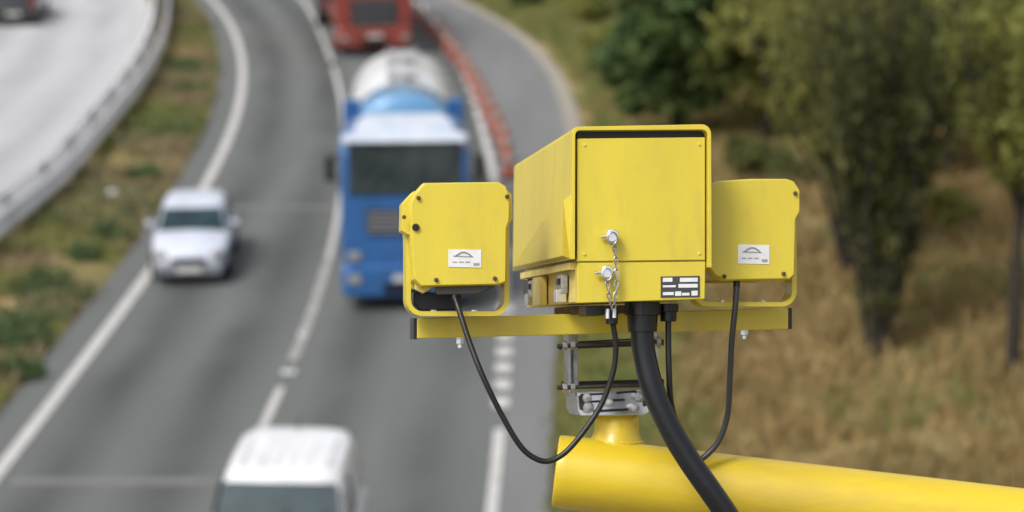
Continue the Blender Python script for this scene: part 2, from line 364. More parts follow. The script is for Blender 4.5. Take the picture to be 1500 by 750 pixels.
# crash barrier: two steel guard rails back to back on posts
prof = [(0, .36), (.05, .40), (.05, .48), (0, .53), (0, .61), (.05, .66), (.05, .74), (0, .79), (-.012, .79), (.038, .735), (.038, .665), (-.012, .61), (-.012, .53), (.038, .475), (.038, .405), (-.012, .36)]
ys_b = np.concatenate([np.arange(20, 120, 1.0), np.arange(120, 260, 4)])
y0_ = 44.0; x0_ = float(xb(y0_))
tbr = thing('crash_barrier', 'long pale galvanised double guard rail between the weedy median and the left carriageway', 'barrier', (x0_ - .4, y0_, 0))
for sd_, ox in ((1, -.12), (-1, -.62)):
    bm = NB(); xs_b = xb(ys_b) + ox
    loft(bm, [[(x + sd_ * dx, y, z * 1.25 - .17 + Z) for dx, z in prof] for x, y in zip(xs_b, ys_b)])
    build('rail', bm, M['barrier'], tbr, off=(x0_ - .4, y0_, 0))
for y in np.arange(24, 112, 3.2):
    for ox in (-.17, -.57):
        bm = NB(); box(bm, (float(xb(y)) + ox, y, .38), (.06, .11, .82)); build('post', bm, M['galv'], tbr, off=(x0_ - .4, y0_, 0))
    bm = NB(); box(bm, (float(xb(y)) - .37, y, .62), (.34, .05, .1)); build('spacer', bm, M['galv'], tbr, off=(x0_ - .4, y0_, 0))

# ------------------------------------------------------------------ grass
def blades(name, pts, hmin, hmax, nb, wd, m, label, cat, spread=.12):
    n = len(pts); P = np.repeat(np.array(pts), nb, 0); k = len(P)
    ang = np.random.rand(k) * 6.283; rr = np.random.rand(k) * spread
    P = P + np.stack([np.cos(ang) * rr, np.sin(ang) * rr, np.zeros(k)], 1)
    h = hmin + (hmax - hmin) * np.random.rand(k) ** 1.5; a2 = np.random.rand(k) * 6.283
    wv = np.stack([np.cos(a2), np.sin(a2), np.zeros(k)], 1) * wd
    lean = np.stack([np.cos(ang), np.sin(ang), np.zeros(k)], 1) * (h * (.2 + .5 * np.random.rand(k)))[:, None]
    up = np.stack([np.zeros(k), np.zeros(k), h], 1)
    V = np.stack([P - wv / 2, P + wv / 2, P + lean * .5 + up * .65 + wv * .4, P + lean + up, P + lean * .5 + up * .65 - wv * .4], 1).reshape(-1, 3)
    me = bpy.data.meshes.new(name); me.vertices.add(len(V)); me.vertices.foreach_set('co', V.ravel())
    me.loops.add(5 * k); me.loops.foreach_set('vertex_index', np.arange(5 * k, dtype=np.int32))
    me.polygons.add(k); me.polygons.foreach_set('loop_start', np.arange(0, 5 * k, 5, dtype=np.int32)); me.polygons.foreach_set('loop_total', np.full(k, 5, dtype=np.int32))
    me.update(calc_edges=True)
    o = link(name, me, m); tag(o, label, cat, kind='stuff'); return o
def field(x, y, s, ph):
    return np.sin(x * s + ph) * np.sin(y * s * .8 + ph * 2) + .6 * np.sin(x * s * 2.3 + y * s * 1.7 + ph * 3) + .4 * np.sin(y * s * 3.1 - x * s * 1.1)
def scatter(n, x0, x1, y0, y1, ok):
    out = []
    while len(out) < n:
        X = np.random.uniform(x0, x1, 4000); Yv = np.random.uniform(y0, y1, 4000)
        m_ = ok(X, Yv); Hh = hmap(X, Yv)
        out += [(a, b, c - .02) for a, b, c, q in zip(X, Yv, Hh, m_) if q]
    return out[:n]
inmed = lambda x, y: (x > xb(y) - .5) & (x < xleft(y) - .85)
blades('median_grass', scatter(5200, -20, -7, 22, 100, lambda x, y: inmed(x, y) & (field(x, y, .55, 1) < .35)), .06, .30, 7, .045, M['grass_straw'], 'short dry straw-coloured grass on the central median', 'grass')
blades('median_grass', scatter(4200, -20, -7, 22, 100, lambda x, y: inmed(x, y) & (field(x, y, .6, 4) > .1)), .06, .28, 8, .05, M['grass_green'], 'yellowish green grass patches on the central median', 'grass')
verge = lambda x, y: (x > xe(y) + .8)
blades('verge_grass', scatter(15000, -6, 26, 24, 75, lambda x, y: verge(x, y) & (x > xe(y) + 1.8 + field(x, y, .4, 2)) & (y < 66 + 3 * np.sin(x)) & (x - xe(y) < 24)), .12, .50, 7, .045, M['grass_dry'], 'tall dry brown grass covering the right bank below the trees', 'grass', .2)
blades('verge_grass', scatter(9000, -16, 20, 24, 105, lambda x, y: verge(x, y) & ((x < xe(y) + 6) & (y > 52) | (x < xe(y) + 2.6) | (field(x, y, .35, 5) > .8))), .08, .38, 7, .05, M['grass_green'], 'green roadside grass between the kerb and the dry bank', 'grass', .16)
blades('verge_grass', scatter(3800, -3, 6, 20, 46, lambda x, y: (x > xe(y) + .02) & (x < xe(y) + 1.9 + .6 * np.sin(y))), .08, .32, 8, .045, M['grass_green'], 'short green grass strip along the near tarmac edge under the pole', 'grass', .14)
blades('verge_grass', scatter(7000, -22, 12, 50, 110, lambda x, y: (x > xe(y) + .6) & (x < xe(y) + 9)), .08, .30, 7, .06, M['grass_green'], 'pale green mown grass beyond the kerb at the far bend', 'grass', .18)
# leafy weeds on the median : individual clumps
def leaf_mesh(name, C, size, m, flat=.5):
    C = np.asarray(C); k = len(C)
    d = np.random.normal(size=(k, 3)); d /= np.linalg.norm(d, axis=1)[:, None]
    e = np.random.normal(size=(k, 3)); e -= d * (e * d).sum(1)[:, None]; e /= np.linalg.norm(e, axis=1)[:, None]
    s = size * (.6 + .8 * np.random.rand(k))[:, None]
    V = np.stack([C - d * s, C + e * s * flat, C + d * s, C - e * s * flat], 1).reshape(-1, 3)
    me = bpy.data.meshes.new(name); me.vertices.add(len(V)); me.vertices.foreach_set('co', V.ravel())
    me.loops.add(4 * k); me.loops.foreach_set('vertex_index', np.arange(4 * k, dtype=np.int32))
    me.polygons.add(k); me.polygons.foreach_set('loop_start', np.arange(0, 4 * k, 4, dtype=np.int32)); me.polygons.foreach_set('loop_total', np.full(k, 4, dtype=np.int32))
    me.update(calc_edges=True); return me
def ball(n, c, r, hollow=.35):
    d = np.random.normal(size=(n, 3)); d /= np.linalg.norm(d, axis=1)[:, None]
    q = (hollow + (1 - hollow) * np.random.rand(n)) ** .6
    return np.array(c) + d * q[:, None] * np.array(r)
weeds = [(85, 418, .55, 'broad dark green weed clump in the dry median grass, level with the white car bumper'),
         (40, 488, .5, 'low green weed clump nearest the left photo edge on the median'),
         (25, 520, .55, 'bushy green weed clump low on the median, beside the white edge line'),
         (165, 352, .4, 'small green weed clump on the median left of the white car'),
         (292, 105, .6, 'upper green weed clump on the median beside the bend of the edge line'),
         (285, 140, .6, 'green weed clump on the median below the bend of the edge line'),
         (250, 205, .5, 'yellow-green weed clump mid-median beside the barrier curve'),
         (10, 560, .5, 'lowest green weed clump on the median'),
         (130, 385, .35, 'little weed clump between the dry grass and the edge line'),
         (215, 265, .4, 'weed clump on the median just above the white car')]
for px, py, r, lb in weeds:
    g = G(px, py); t = thing('weed_clump', lb, 'weed', (g.x, g.y, .05), group='green weed clumps on the median')
    c = np.concatenate([ball(200, (random.uniform(-r, r) * .8, random.uniform(-r, r), .12), (r * .6, r * .7, .22), .1) for _ in range(4)])
    link('leaves', leaf_mesh('leaves', c, .07, M['weed'], .5), M['weed'], t)
    bm = NB()
    for _ in range(6):
        tube(bm, [(0, 0, -.1), (random.uniform(-.2, .2), random.uniform(-.2, .2), .15), (random.uniform(-.35, .35), random.uniform(-.35, .35), .3)], [.012, .008, .004], 5)
    build('stem', bm, M['weed'], t)
Cw = np.array(scatter(2600, -20, -7, 22, 100, lambda x, y: inmed(x, y) & (field(x, y, .9, 7) + .5 * np.sin(y * 3.1) > .55)))
Cw = np.repeat(Cw, 7, 0) + np.random.normal(size=(len(Cw) * 7, 3)) * np.array([.13, .16, .05]) + np.array([0, 0, .12])
tag(link('median_weeds', leaf_mesh('median_weeds', Cw, .055, M['weed']), M['weed']), 'low green weeds spreading through the grass of the central median', 'weeds', kind='stuff')
# litter: crumpled bag
g = G(166, 296); bm = NB(); bmesh.ops.create_icosphere(bm, subdivisions=3, radius=.2)
for v_ in bm.verts:
    n_ = v_.co.normalized(); v_.co *= 1 + .35 * math.sin(n_.x * 7 + 1) * math.sin(n_.y * 9) + .12 * math.sin(n_.z * 23 + n_.x * 17); v_.co.z *= .6
o = build('plastic_bag', bm, M['bag'], smooth=True); o.location = (g.x, g.y, .17)
tag(o, 'small crumpled whitish plastic bag lying on the median grass', 'litter')

# ------------------------------------------------------------------ trees
def tree(name, label, base, trunks, lobes, leaf, lm, lsize, group='trees on the right bank'):
    """trunks: list of (points, r0, r1) relative to base; lobes: (cx,cy,cz, rx,ry,rz, n)"""
    t = thing(name, label, 'tree', base, group=group)
    bm = NB()
    for pts, r0, r1 in trunks:
        P = catmull(pts, 5); n = len(P)
        tube(bm, P, [r0 + (r1 - r0) * (i / (n - 1)) ** .8 for i in range(n)], 8)
    build('trunk', bm, M['bark'], t, smooth=True)
    C = []
    for (cx, cy, cz, rx, ry, rz, n) in lobes:
        k = max(3, n // 45)                       # clumps
        cc = ball(k, (cx, cy, cz), (rx, ry, rz), .3)
        for q in cc:
            s = .22 + .25 * random.random(); C.append(ball(45, q, (s * min(rx, 1.6), s * min(ry, 1.6), s * min(rz, 1.6)), .1))
    link('crown', leaf_mesh('crown', np.concatenate(C), lsize, lm), lm, t)
    return t
def limbs(top, n, spread, z0, zr=.8, r0=.09):
    L = []
    for i in range(n):
        a = 6.283 * i / n + random.uniform(-.4, .4); z = z0 + (top - z0) * random.uniform(0, .5); e = spread * random.uniform(.6, 1)
        L.append(([(0, 0, z), (math.cos(a) * e * .4, math.sin(a) * e * .4, z + (top - z) * .35), (math.cos(a) * e, math.sin(a) * e, z + (top - z) * zr)], r0, .02))
    return L
random.seed(11)
# multi-stemmed tree with upright dark stems
b = GT(1285, 522)
tr = []; stems = []
def stemmed(n, prof_, top, seed, zmin=.7, dens=1.0, spread=1.0):
    """upright stems following a flaring profile; returns tubes and leaf centres clustered along them"""
    rnd = random.Random(seed); T = []; C = []
    for i in range(n):
        a = 2.399 * i + rnd.uniform(-.3, .3); k = math.sqrt((i + .5) / n); tp = top * rnd.uniform(.62, 1)
        pts = [(math.cos(a) * .08, math.sin(a) * .08, -.2)]
        for z in (.9, 1.8, 2.8, 3.8, 4.8, 6.0, 7.2, 8.6):
            if z > tp: break
            w_ = np.interp(z, [q[0] for q in prof_], [q[1] for q in prof_]) * k
            pts.append((math.cos(a) * w_ + rnd.uniform(-.06, .06), math.sin(a) * w_ + rnd.uniform(-.06, .06), z))
        T.append((pts, rnd.uniform(.04, .08), .014))
        P = catmull(pts, 6)
        for p_ in P:
            if p_.z < zmin or (rnd.random() < .25): continue
            g_ = (.03 + .055 * p_.z) * spread
            C.append(ball(int(dens * 24 * min(1, .18 + p_.z * .17)), (p_.x + rnd.uniform(-g_, g_), p_.y + rnd.uniform(-g_, g_), p_.z), (.08 + g_ * .5, .08 + g_ * .5, .28), .1))
    return T, np.concatenate(C)
T_, C_ = stemmed(34, [(0, .08), (.9, .26), (1.9, .5), (2.8, .74), (4.7, 1.15), (6.6, 1.75), (9, 2.1)], 8.8, 3, dens=.72)
t = thing('upright_tree', 'dark multi-stemmed upright tree flaring from a narrow base in the dry grass, largest in view', 'tree', b, group='trees on the right bank')
bm = NB()
for pts, r0, r1 in T_ + [([(0, 0, -.2), (.05, 0, 2), (.1, .1, 6), (0, 0, 9)], .15, .04)]:
    P = catmull(pts, 5); n = len(P); tube(bm, P, [r0 + (r1 - r0) * (i / (n - 1)) ** .8 for i in range(n)], 7)
build('trunk', bm, M['bark'], t, smooth=True)
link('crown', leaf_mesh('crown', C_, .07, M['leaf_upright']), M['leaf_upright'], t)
# its paler outer companion behind (broad, sparse yellow-green crown)
b2 = GT(1250, 400)
def stem_tree(name, label, b, prof_, top, n, seed, lm, zmin, dens, spread, trunk, ls=.08):
    T_, C_ = stemmed(n, prof_, top, seed, zmin, dens, spread)
    t = thing(name, label, 'tree', b, group='trees on the right bank'); bm = NB()
    for pts, r0, r1 in T_ + [trunk]:
        P = catmull(pts, 5); k = len(P); tube(bm, P, [r0 + (r1 - r0) * (i / (k - 1)) ** .8 for i in range(k)], 7)
    build('trunk', bm, M['bark'], t, smooth=True); link('crown', leaf_mesh('crown', C_, ls, lm), lm, t)
stem_tree('broad_tree', 'broad pale yellow-green tree directly behind the dark upright tree', b2, [(0, .1), (1.8, .7), (3.8, 1.9), (5.5, 2.6), (9, 3.2)], 8.6, 34, 8, M['leaf_olive'], 2.4, .8, 1.0, ([(0, 0, -.2), (.1, 0, 3), (0, 0, 8)], .16, .05))
# right-hand slim tree
b = GT(1480, 548)
stem_tree('slim_tree', 'slim thin-trunked tree with high yellow-green crown at the right photo edge', b, [(0, .02), (2.8, .05), (3.8, .6), (5.2, 1.5), (9, 1.9)], 8.6, 16, 21, M['leaf_yellow'], 3.3, 1.15, 1.0, ([(0, 0, -.2), (-.04, 0, 2), (.03, 0, 4.4), (0, 0, 8)], .10, .04))
# dark round tree above the camera housing
b = GT(990, 212)
tree('round_tree', 'dense dark green rounded tree above and behind the camera housing', b, [([(0, 0, -.2), (0, 0, 2), (0, 0, 4)], .2, .08)] + limbs(4.5, 7, 1.5, .8),
     [(-.9, 0, 2.3, 1.2, 1.3, 1.3, 3200), (.9, .2, 2.7, 1.1, 1.3, 1.5, 3200), (-.2, 0, 3.6, 1.3, 1.4, 1.1, 3200), (.5, 0, 4.8, 1.2, 1.3, 1.1, 2600), (-.9, 0, 4.9, .9, 1.0, 1.0, 1800), (-.3, .3, 1.3, 1.1, 1.2, .7, 1600), (1.7, 0, 3.6, .5, .6, .8, 500)], 0, M['leaf_dark'], .13)
# more trees up the bank
far = [
 (1120, 215, 1.9, 5.2, 'leaf_yellow', 'yellow-green tree between the dark rounded tree and the tall upright tree'),
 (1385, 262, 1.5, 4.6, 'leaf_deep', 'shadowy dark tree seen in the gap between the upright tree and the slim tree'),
 (1200, 190, 2.4, 6.0, 'leaf_olive', 'olive tree high on the bank behind the broad pale tree'),
 (1460, 200, 2.2, 6.0, 'leaf_olive', 'olive green tree high on the bank behind the slim tree'),
 (1340, 165, 2.6, 6.2, 'leaf_yellow', 'yellowish tree high on the bank behind the upright tree'),
 (1060, 120, 2.2, 4.8, 'leaf_olive', 'olive bushy tree just beyond the dark rounded tree'),
 (1560, 240, 2.2, 6.2, 'leaf_yellow', 'yellow-green tree cut off by the right photo edge high on the bank'),
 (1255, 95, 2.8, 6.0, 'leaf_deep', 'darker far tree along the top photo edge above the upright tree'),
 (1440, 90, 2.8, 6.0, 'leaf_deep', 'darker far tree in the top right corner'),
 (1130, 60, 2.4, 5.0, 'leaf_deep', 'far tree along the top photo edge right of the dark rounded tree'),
]
for i, (px, py, rad, hh, lm, lb) in enumerate(far):
    b = GT(px, py)
    lob = []
    for q in range(7):
        a = 6.283 * q / 7 + i; z = hh * random.uniform(.38, .85)
        lob.append((math.cos(a) * rad * .55, math.sin(a) * rad * .5, z, rad * random.uniform(.4, .6), rad * .55, hh * random.uniform(.14, .22), 850))
    lob.append((0, 0, hh * .9, rad * .5, rad * .5, hh * .15, 800)); lob.append((0, 0, hh * .25, rad * .6, rad * .6, hh * .15, 500))
    tree('bank_tree', lb, b, [([(0, 0, -.2), (.1 * math.sin(i), .1, hh * .4), (0, 0, hh * .9)], .15, .04)] + limbs(hh * .8, 6, rad * .7, hh * .15, r0=.06), lob, 0, M[lm], .12)
# shrubs along the verge, top centre-right
for i, (px, py, r, lm, lb) in enumerate([(768, 8, .8, 'leaf_dark', 'small dark shrub on the grass verge at the top photo edge'),
    (865, 30, 1.3, 'leaf_yellow', 'pale yellow-green shrub on the verge left of the dark rounded tree'),
    (850, -20, 1.6, 'leaf_olive', 'olive shrub on the verge at the top photo edge'),
    (905, 95, 1.2, 'leaf_olive', 'low olive shrub against the left foot of the dark rounded tree'),
    (1400, 330, .7, 'leaf_olive', 'low olive shrub in the dry grass right of the upright tree'),
    (1120, 262, 1.0, 'leaf_deep', 'low dark shrub in the dry grass left of the upright tree')]):
    b = GT(px, py); t = thing('shrub', lb, 'shrub', b, group='shrubs on the right bank')
    c = np.concatenate([ball(320, (random.uniform(-r, r) * .7, random.uniform(-r, r) * .7, r * random.uniform(.25, .75)), (r * .5, r * .5, r * .4), .1) for _ in range(6)])
    link('foliage', leaf_mesh('foliage', c, .10, M[lm]), M[lm], t)
    bm = NB()
    for _ in range(5): tube(bm, [(0, 0, -.1), (random.uniform(-.3, .3) * r, random.uniform(-.3, .3) * r, r * .4), (random.uniform(-.6, .6) * r, random.uniform(-.6, .6) * r, r * .8)], [.04, .025, .01], 5)
    build('stem', bm, M['bark'], t)

# ------------------------------------------------------------------ vehicles (local: front faces -Y)
def wheel(parent, x, y, r, wdt, rimr=.62):
    s = 1 if x > 0 else -1; bm = NB()
    pr = [(0, r * .55), (0, r * .93), (.03, r), (wdt - .03, r), (wdt, r * .93), (wdt, r * .55)]; n = 28
    rings = [[(x - s * (wdt - d) + 0, y + math.cos(a) * q, r + math.sin(a) * q) for d, q in pr] for a in [6.2832 * i / n for i in range(n)]]
    rings.append(rings[0]); loft(bm, rings, closed=False, caps=False)
    bmesh.ops.remove_doubles(bm, verts=bm.verts, dist=1e-4)
    t = build('wheel', bm, M['tyre'], parent, smooth=True)
    bm = NB(); cyl(bm, (x - s * wdt * .9, y, r), (x - s * .025, y, r), r * rimr, n=24); cyl(bm, (x - s * .03, y, r), (x + s * .005, y, r), r * .16, n=12)
    for k in range(5):
        a = 6.283 * k / 5; box(bm, (x - s * .012, y + math.cos(a) * r * .34, r + math.sin(a) * r * .34), (.03, r * .5, .06), Matrix.Rotation(a, 3, 'X'))
    build('rim', bm, M['rim'], t)
def quadpanel(pts, off):
    """thin solid panel from 4 corners, thickness off outward"""
    bm = NB(); P = [Vector(p) for p in pts]; n = (P[1] - P[0]).cross(P[3] - P[0]).normalized()
    prism(bm, [p - n * .002 for p in P], n * off); return bm
def car(root, L, Wd, Ht, paint, bump, hood=.82, belt=.92, van=False, wbase=None, dark=False):
    hw = Wd / 2; zb = .2
    # lower body stations: y, halfwidth, top z (centre), side shoulder z
    if van:
        st = [(0, .78, .62, .58), (.04, .9, .8, .74), (.3, .98, .98, .92), (.85, 1, 1.10, 1.02), (1.3, 1, 1.16, 1.08), (L * .6, 1, 1.16, 1.1), (L - .1, 1, 1.12, 1.08), (L, .96, .9, .86)]
    else:
        st = [(0, .60, .52, .48), (.05, .78, .68, .60), (.35, .94, .85, .76), (.7, .99, .92, .84), (hood + .15, 1, .98, .90), (L * .55, 1, .98, belt), (L - .35, .98, .98, .92), (L - .05, .92, .84, .8), (L, .86, .66, .62)]
    bm = NB(); rings = []
    for y, k, zt, zs in st:
        w_ = hw * k
        half = [(w_ * .80, zb), (w_ * .97, zb + .08), (w_, (zb + zs) * .5), (w_ * .985, zs - .06), (w_ * .90, zs), (w_ * .5, zt)]
        rings.append([Vector((a, y, z)) for a, z in half] + [Vector((-a, y, z)) for a, z in half[::-1]])
    loft(bm, rings); body = build('body', bm, paint, root, smooth=True, sub=2)
    # greenhouse
    if van: y0, y1, y2, y3 = 1.0, 1.62, L - .12, L - .02; wb, wr = hw * .93, hw * .80
    else: y0, y1, y2, y3 = hood + .02, hood + .75, L - .75, L - .18; wb, wr = hw * .93, hw * .78
    zb2 = (1.10 if van else .92)
    gh = [(y0, wb * .93, y1, wr * .94)]
    def ring(a, wv, b, z, c=.1, tp=1.0):
        return [Vector((-wv + c, a, z)), Vector((wv - c, a, z)), Vector((wv, a + c, z)), Vector((wv, b - c, z)), Vector((wv - c, b, z)), Vector((-wv + c, b, z)), Vector((-wv, b - c, z)), Vector((-wv, a + c, z))]
    bm = NB(); zt = Ht
    loft(bm, [ring(y0, wb, y3, zb2 - .06), ring(y0 + .02, wb, y3 - .01, zb2), ring(y1 - .05, wr + .02, y2 + .03, zt - .07), ring(y1 + .06, wr - .06, y2 - .05, zt - .01, .16), ring(y1 + .25, wr - .2, y2 - .2, zt + .018, .2), ring(y1 + .5, wr - .42, y2 - .5, zt + .03, .2)])
    build('roof', bm, paint, root, smooth=True, sub=1)
    # glass
    def wp(t, sx): y = y0 + .02 + (y1 - .05 - y0 - .02) * t; z = zb2 + (zt - .07 - zb2) * t; w_ = wb + (wr + .02 - wb) * t - .08; return Vector((sx * w_, y, z))
    g_ = build('windscreen', quadpanel([wp(.06, -1), wp(.06, 1), wp(.93, 1), wp(.93, -1)], .012), M['glass'], root, bevel=.004)
    bm = NB()
    for sx in (-.35, .25): cyl(bm, wp(.04, sx) + Vector((0, -.02, .01)), wp(.5, sx + .55) + Vector((0, -.025, .012)), .012, .008, 6)
    build('wiper', bm, M['black'], root)
    def rp(t, sx): y = y3 - .01 + (y2 + .03 - y3 + .01) * t; z = zb2 + (zt - .07 - zb2) * t; w_ = wb + (wr + .02 - wb) * t - .12; return Vector((sx * w_, y, z))
    build('rear_window', quadpanel([rp(.15, 1), rp(.15, -1), rp(.88, -1), rp(.88, 1)], .012), M['glass'], root, bevel=.004)
    for s in (-1, 1):
        def sp(y, t): w_ = wb + (wr + .02 - wb) * t; return Vector((s * w_, y, zb2 + (zt - .07 - zb2) * t))
        ya, yb = y0 + .22, y0 + .22 + (y1 - y0) * .8
        spans = [(ya, ya + .85, yb + .02, ya + .85)] if van else [(ya, (y0 + y3) / 2 - .03, yb + .02, (y0 + y3) / 2 - .03), ((y0 + y3) / 2 + .04, y3 - .3, (y0 + y3) / 2 + .04, y2 - .16)]
        for a, b_, c, d in spans:
            q = [sp(a, .1), sp(b_, .1), sp(d, .86), sp(c, .86)]
            if s < 0: q = q[::-1]
            build('side_window', quadpanel(q, .008), M['glass'], root)
    # bumper, grille, lamps, mirrors
    bm = NB(); box(bm, (0, .04, .33), (Wd * .86, .24, .27)); build('bumper', bm, bump, root, bevel=.09)
    bm = NB(); box(bm, (0, L / 2, .19), (Wd * .84, L * .9, .14)); build('underbody_shade', bm, M['black'], root)  # black slab added beneath the floor to deepen the shadow under the vehicle
    bm = NB(); box(bm, (0, -.02, .53 if not van else .6), (Wd * .42, .08, .10)); grille = build('grille', bm, M['black'], root, bevel=.01)
    bm = NB(); box(bm, (0, -.086, .36), (.48, .012, .10)); build('number_plate', bm, M['plate'], root)
    bm = NB(); box(bm, (0, L - .02, .40), (Wd * .86, .14, .26)); build('rear_bumper', bm, bump, root, bevel=.05)
    bm = NB(); box(bm, (0, L + .055, .62 if van else .45), (.52, .012, .11)); build('number_plate', bm, M['plate'], root)
    for s in (-1, 1):
        bm = NB(); bmesh.ops.create_uvsphere(bm, u_segments=14, v_segments=8, radius=1)
        bmesh.ops.transform(bm, verts=bm.verts, matrix=Matrix.Translation((s * hw * .72, .12, .64 if not van else .74)) @ Matrix.Rotation(s * .5, 4, 'Z') @ Matrix.Diagonal((.17, .10, .085 if not van else .13, 1)))
        build('headlight', bm, M['lamp'], root, smooth=True)
        bm = NB(); box(bm, (s * hw * .76, L - .05, .78 if not van else 1.0), (.14, .10, .30 if not van else .5)); build('tail_light', bm, M['tail'], root, bevel=.03)
        bm = NB(); box(bm, (s * (hw + .07), y0 + .42, zb2 + .08), (.18, .11, .13)); mi = build('mirror', bm, paint, root, bevel=.04)
        bm = NB(); box(bm, (s * (hw + .0), y0 + .44, zb2 + .03), (.1, .06, .05)); build('mirror_arm', bm, M['black'], mi)
        for y in (.78, L - .75):
            bm = NB(); cyl(bm, (s * (hw - .22), y, .31), (s * (hw + .004), y, .31), .375, n=28); build('wheel_arch', bm, M['black'], root)
            wheel(root, s * (hw + .012), y, .31, .2)
def tangent(y): return math.atan2(float(xleft(y + 3) - xleft(y - 3)), 6.0)

p = G(278, 421)
t = thing('car', 'small white hatchback facing us in the left lane beside the median', 'car', (p.x, p.y, Z), R(4.2))
car(t, 3.6, 1.62, 1.37, M['white_car'], M['car_grey'])
p = G(390, 964)
t = thing('van', 'white van with dark windscreen, only its roof and windscreen in frame at the bottom', 'van', (p.x, p.y, Z), R(-2.5))
car(t, 3.6, 1.98, 1.84, M['white_van'], M['car_grey'], van=True)
for s in (-1, 1):
    bm = NB()
    box(bm, (s * .58, 2.35, 1.872), (.03, 1.1, .02)); box(bm, (s * .58, 1.9, 1.855), (.03, .06, .04)); box(bm, (s * .58, 2.8, 1.855), (.03, .06, .04))
    build('roof_rail', bm, M['white_van'], t)
for x_ in (-.3, -.1, .1, .3):
    bm = NB(); box(bm, (x_, 2.4, 1.868), (.05, 1.2, .012)); build('roof_rib', bm, M['white_van'], t, bevel=.005)
bm = NB(); cyl(bm, (0, 3.15, 1.85), (0, 3.3, 2.05), .012, .006, 8); build('aerial', bm, M['black'], t)
p = G(2, 40)
t = thing('car', 'dark car driving away, rear end cut off by the top left photo corner', 'car', (p.x - .0, p.y + 4.2, Z), R(180) + R(6))
car(t, 4.2, 1.75, 1.42, M['dark_car'], M['dark_car'])

def lorry_cab(root, paint, roofm, W_=2.5, top=3.42, ws=(2.34, 3.36), lam=((1.12, .95), (.68, .95)), bumperm=None, grille_h=(1.55, 2.05), depth=2.1, gw=.60, mz=0):
    hw = W_ / 2
    bm = NB()
    def rg(y, k, z0, z1, c=.14):
        w_ = hw * k
        return [Vector(q) for q in ((-w_ + c, y, z0), (w_ - c, y, z0), (w_, y, z0 + c), (w_, y, z1 - c * 1.6), (w_ - c * 1.6, y, z1), (-w_ + c * 1.6, y, z1), (-w_, y, z1 - c * 1.6), (-w_, y, z0 + c))]
    loft(bm, [rg(.0, .955, .95, top - .28), rg(.03, .98, .92, top - .12), rg(.25, 1, .9, top - .02), rg(depth * .6, 1, .9, top + .03), rg(depth, 1, .9, top)])
    cabb = build('cab_body', bm, paint, root, bevel=.02)
    bm = NB(); loft(bm, [rg(.05, .95, top - .12, top - .02, .03), rg(.3, .975, top - .1, top + .035, .03), rg(.5, .80, top - .1, top + .06, .03), rg(depth * .7, .74, top - .1, top + .10, .03), rg(depth - .04, .62, top - .1, top + .09, .03)])
    build('roof', bm, roofm, root, bevel=.03)
    bm = NB(); box(bm, (0, -.012, (ws[0] + ws[1]) / 2), (W_ * .86, .05, ws[1] - ws[0])); build('windscreen', bm, M['glass_truck'], root, bevel=.02)
    bm = NB(); box(bm, (0, -.06, ws[1] + .045), (W_ * .93, .12, .03), Matrix.Rotation(.3, 3, 'X')); build('sun_visor', bm, roofm, root, bevel=.01)
    for x0 in (-.7, .05, .55):
        bm = NB(); cyl(bm, (x0, -.05, ws[0] + .02), (x0 + .35, -.055, ws[0] + .5), .013, .009, 6); build('wiper', bm, M['black'], root)
    bm = NB(); box(bm, (0, -.012, sum(grille_h) / 2), (W_ * gw, .05, grille_h[1] - grille_h[0]))
    gr = build('grille', bm, M['black'], root, bevel=.01)
    bm = NB()
    for z in np.linspace(grille_h[0] + .07, grille_h[1] - .07, 5): box(bm, (0, -.045, z), (W_ * (gw - .02), .02, .03))
    build('grille_bar', bm, M['ink_grey'], gr)
    bm = NB(); loft(bm, [rg(-.10, .93, .34, .92, .06), rg(-.02, 1.0, .32, .95, .06), rg(.7, 1.0, .32, .95, .06)]); build('bumper', bm, bumperm or paint, root, bevel=.02)
    bm = NB(); box(bm, (0, -.11, .50), (W_ * .36, .03, .2)); build('air_intake', bm, M['black'], root, bevel=.01)
    bm = NB(); box(bm, (0, -.135, .70), (.52, .012, .12)); build('number_plate', bm, M['plate'], root)
    for s in (-1, 1):
        for z, k in lam:
            bm = NB(); box(bm, (s * hw * .80, -.105 if z < .92 else -.02, z), (.26, .05, .17)); build('headlight', bm, M['lamp'], root, bevel=.02)
        bm = NB(); box(bm, (s * (hw + .18), .0, 2.86 + mz), (.17, .12, .5)); mi = build('mirror', bm, M['black'], root, bevel=.03)
        bm = NB(); cyl(bm, (s * (hw - .05), .1, 3.12 + mz), (s * (hw + .14), .0, 3.05 + mz), .02, n=8); cyl(bm, (s * (hw - .05), .1, 2.6 + mz), (s * (hw + .14), .0, 2.66 + mz), .02, n=8); build('mirror_arm', bm, M['black'], mi)
        bm = NB(); box(bm, (s * hw, .95, 2.62), (.02, .95, .72)); build('side_window', bm, M['glass'], root, bevel=.005)
        bm = NB(); box(bm, (s * (hw + .008), 1.15, 1.75), (.018, .16, .04)); build('door_handle', bm, M['black'], root)
        bm = NB(); box(bm, (s * (hw - .12), .95, .62), (.22, .5, .08)); build('step', bm, M['ink_grey'], root, bevel=.01)
        wheel(root, s * (hw - .02), 1.35, .5, .32, .55)
    bm = NB()
    for s in (-1, 1): box(bm, (s * .42, 4.6, .85), (.1, 8.4, .26))
    for y in (2.4, 4.2, 6.2, 8): box(bm, (0, y, .85), (.84, .12, .2))
    build('chassis', bm, M['rubber'], root)

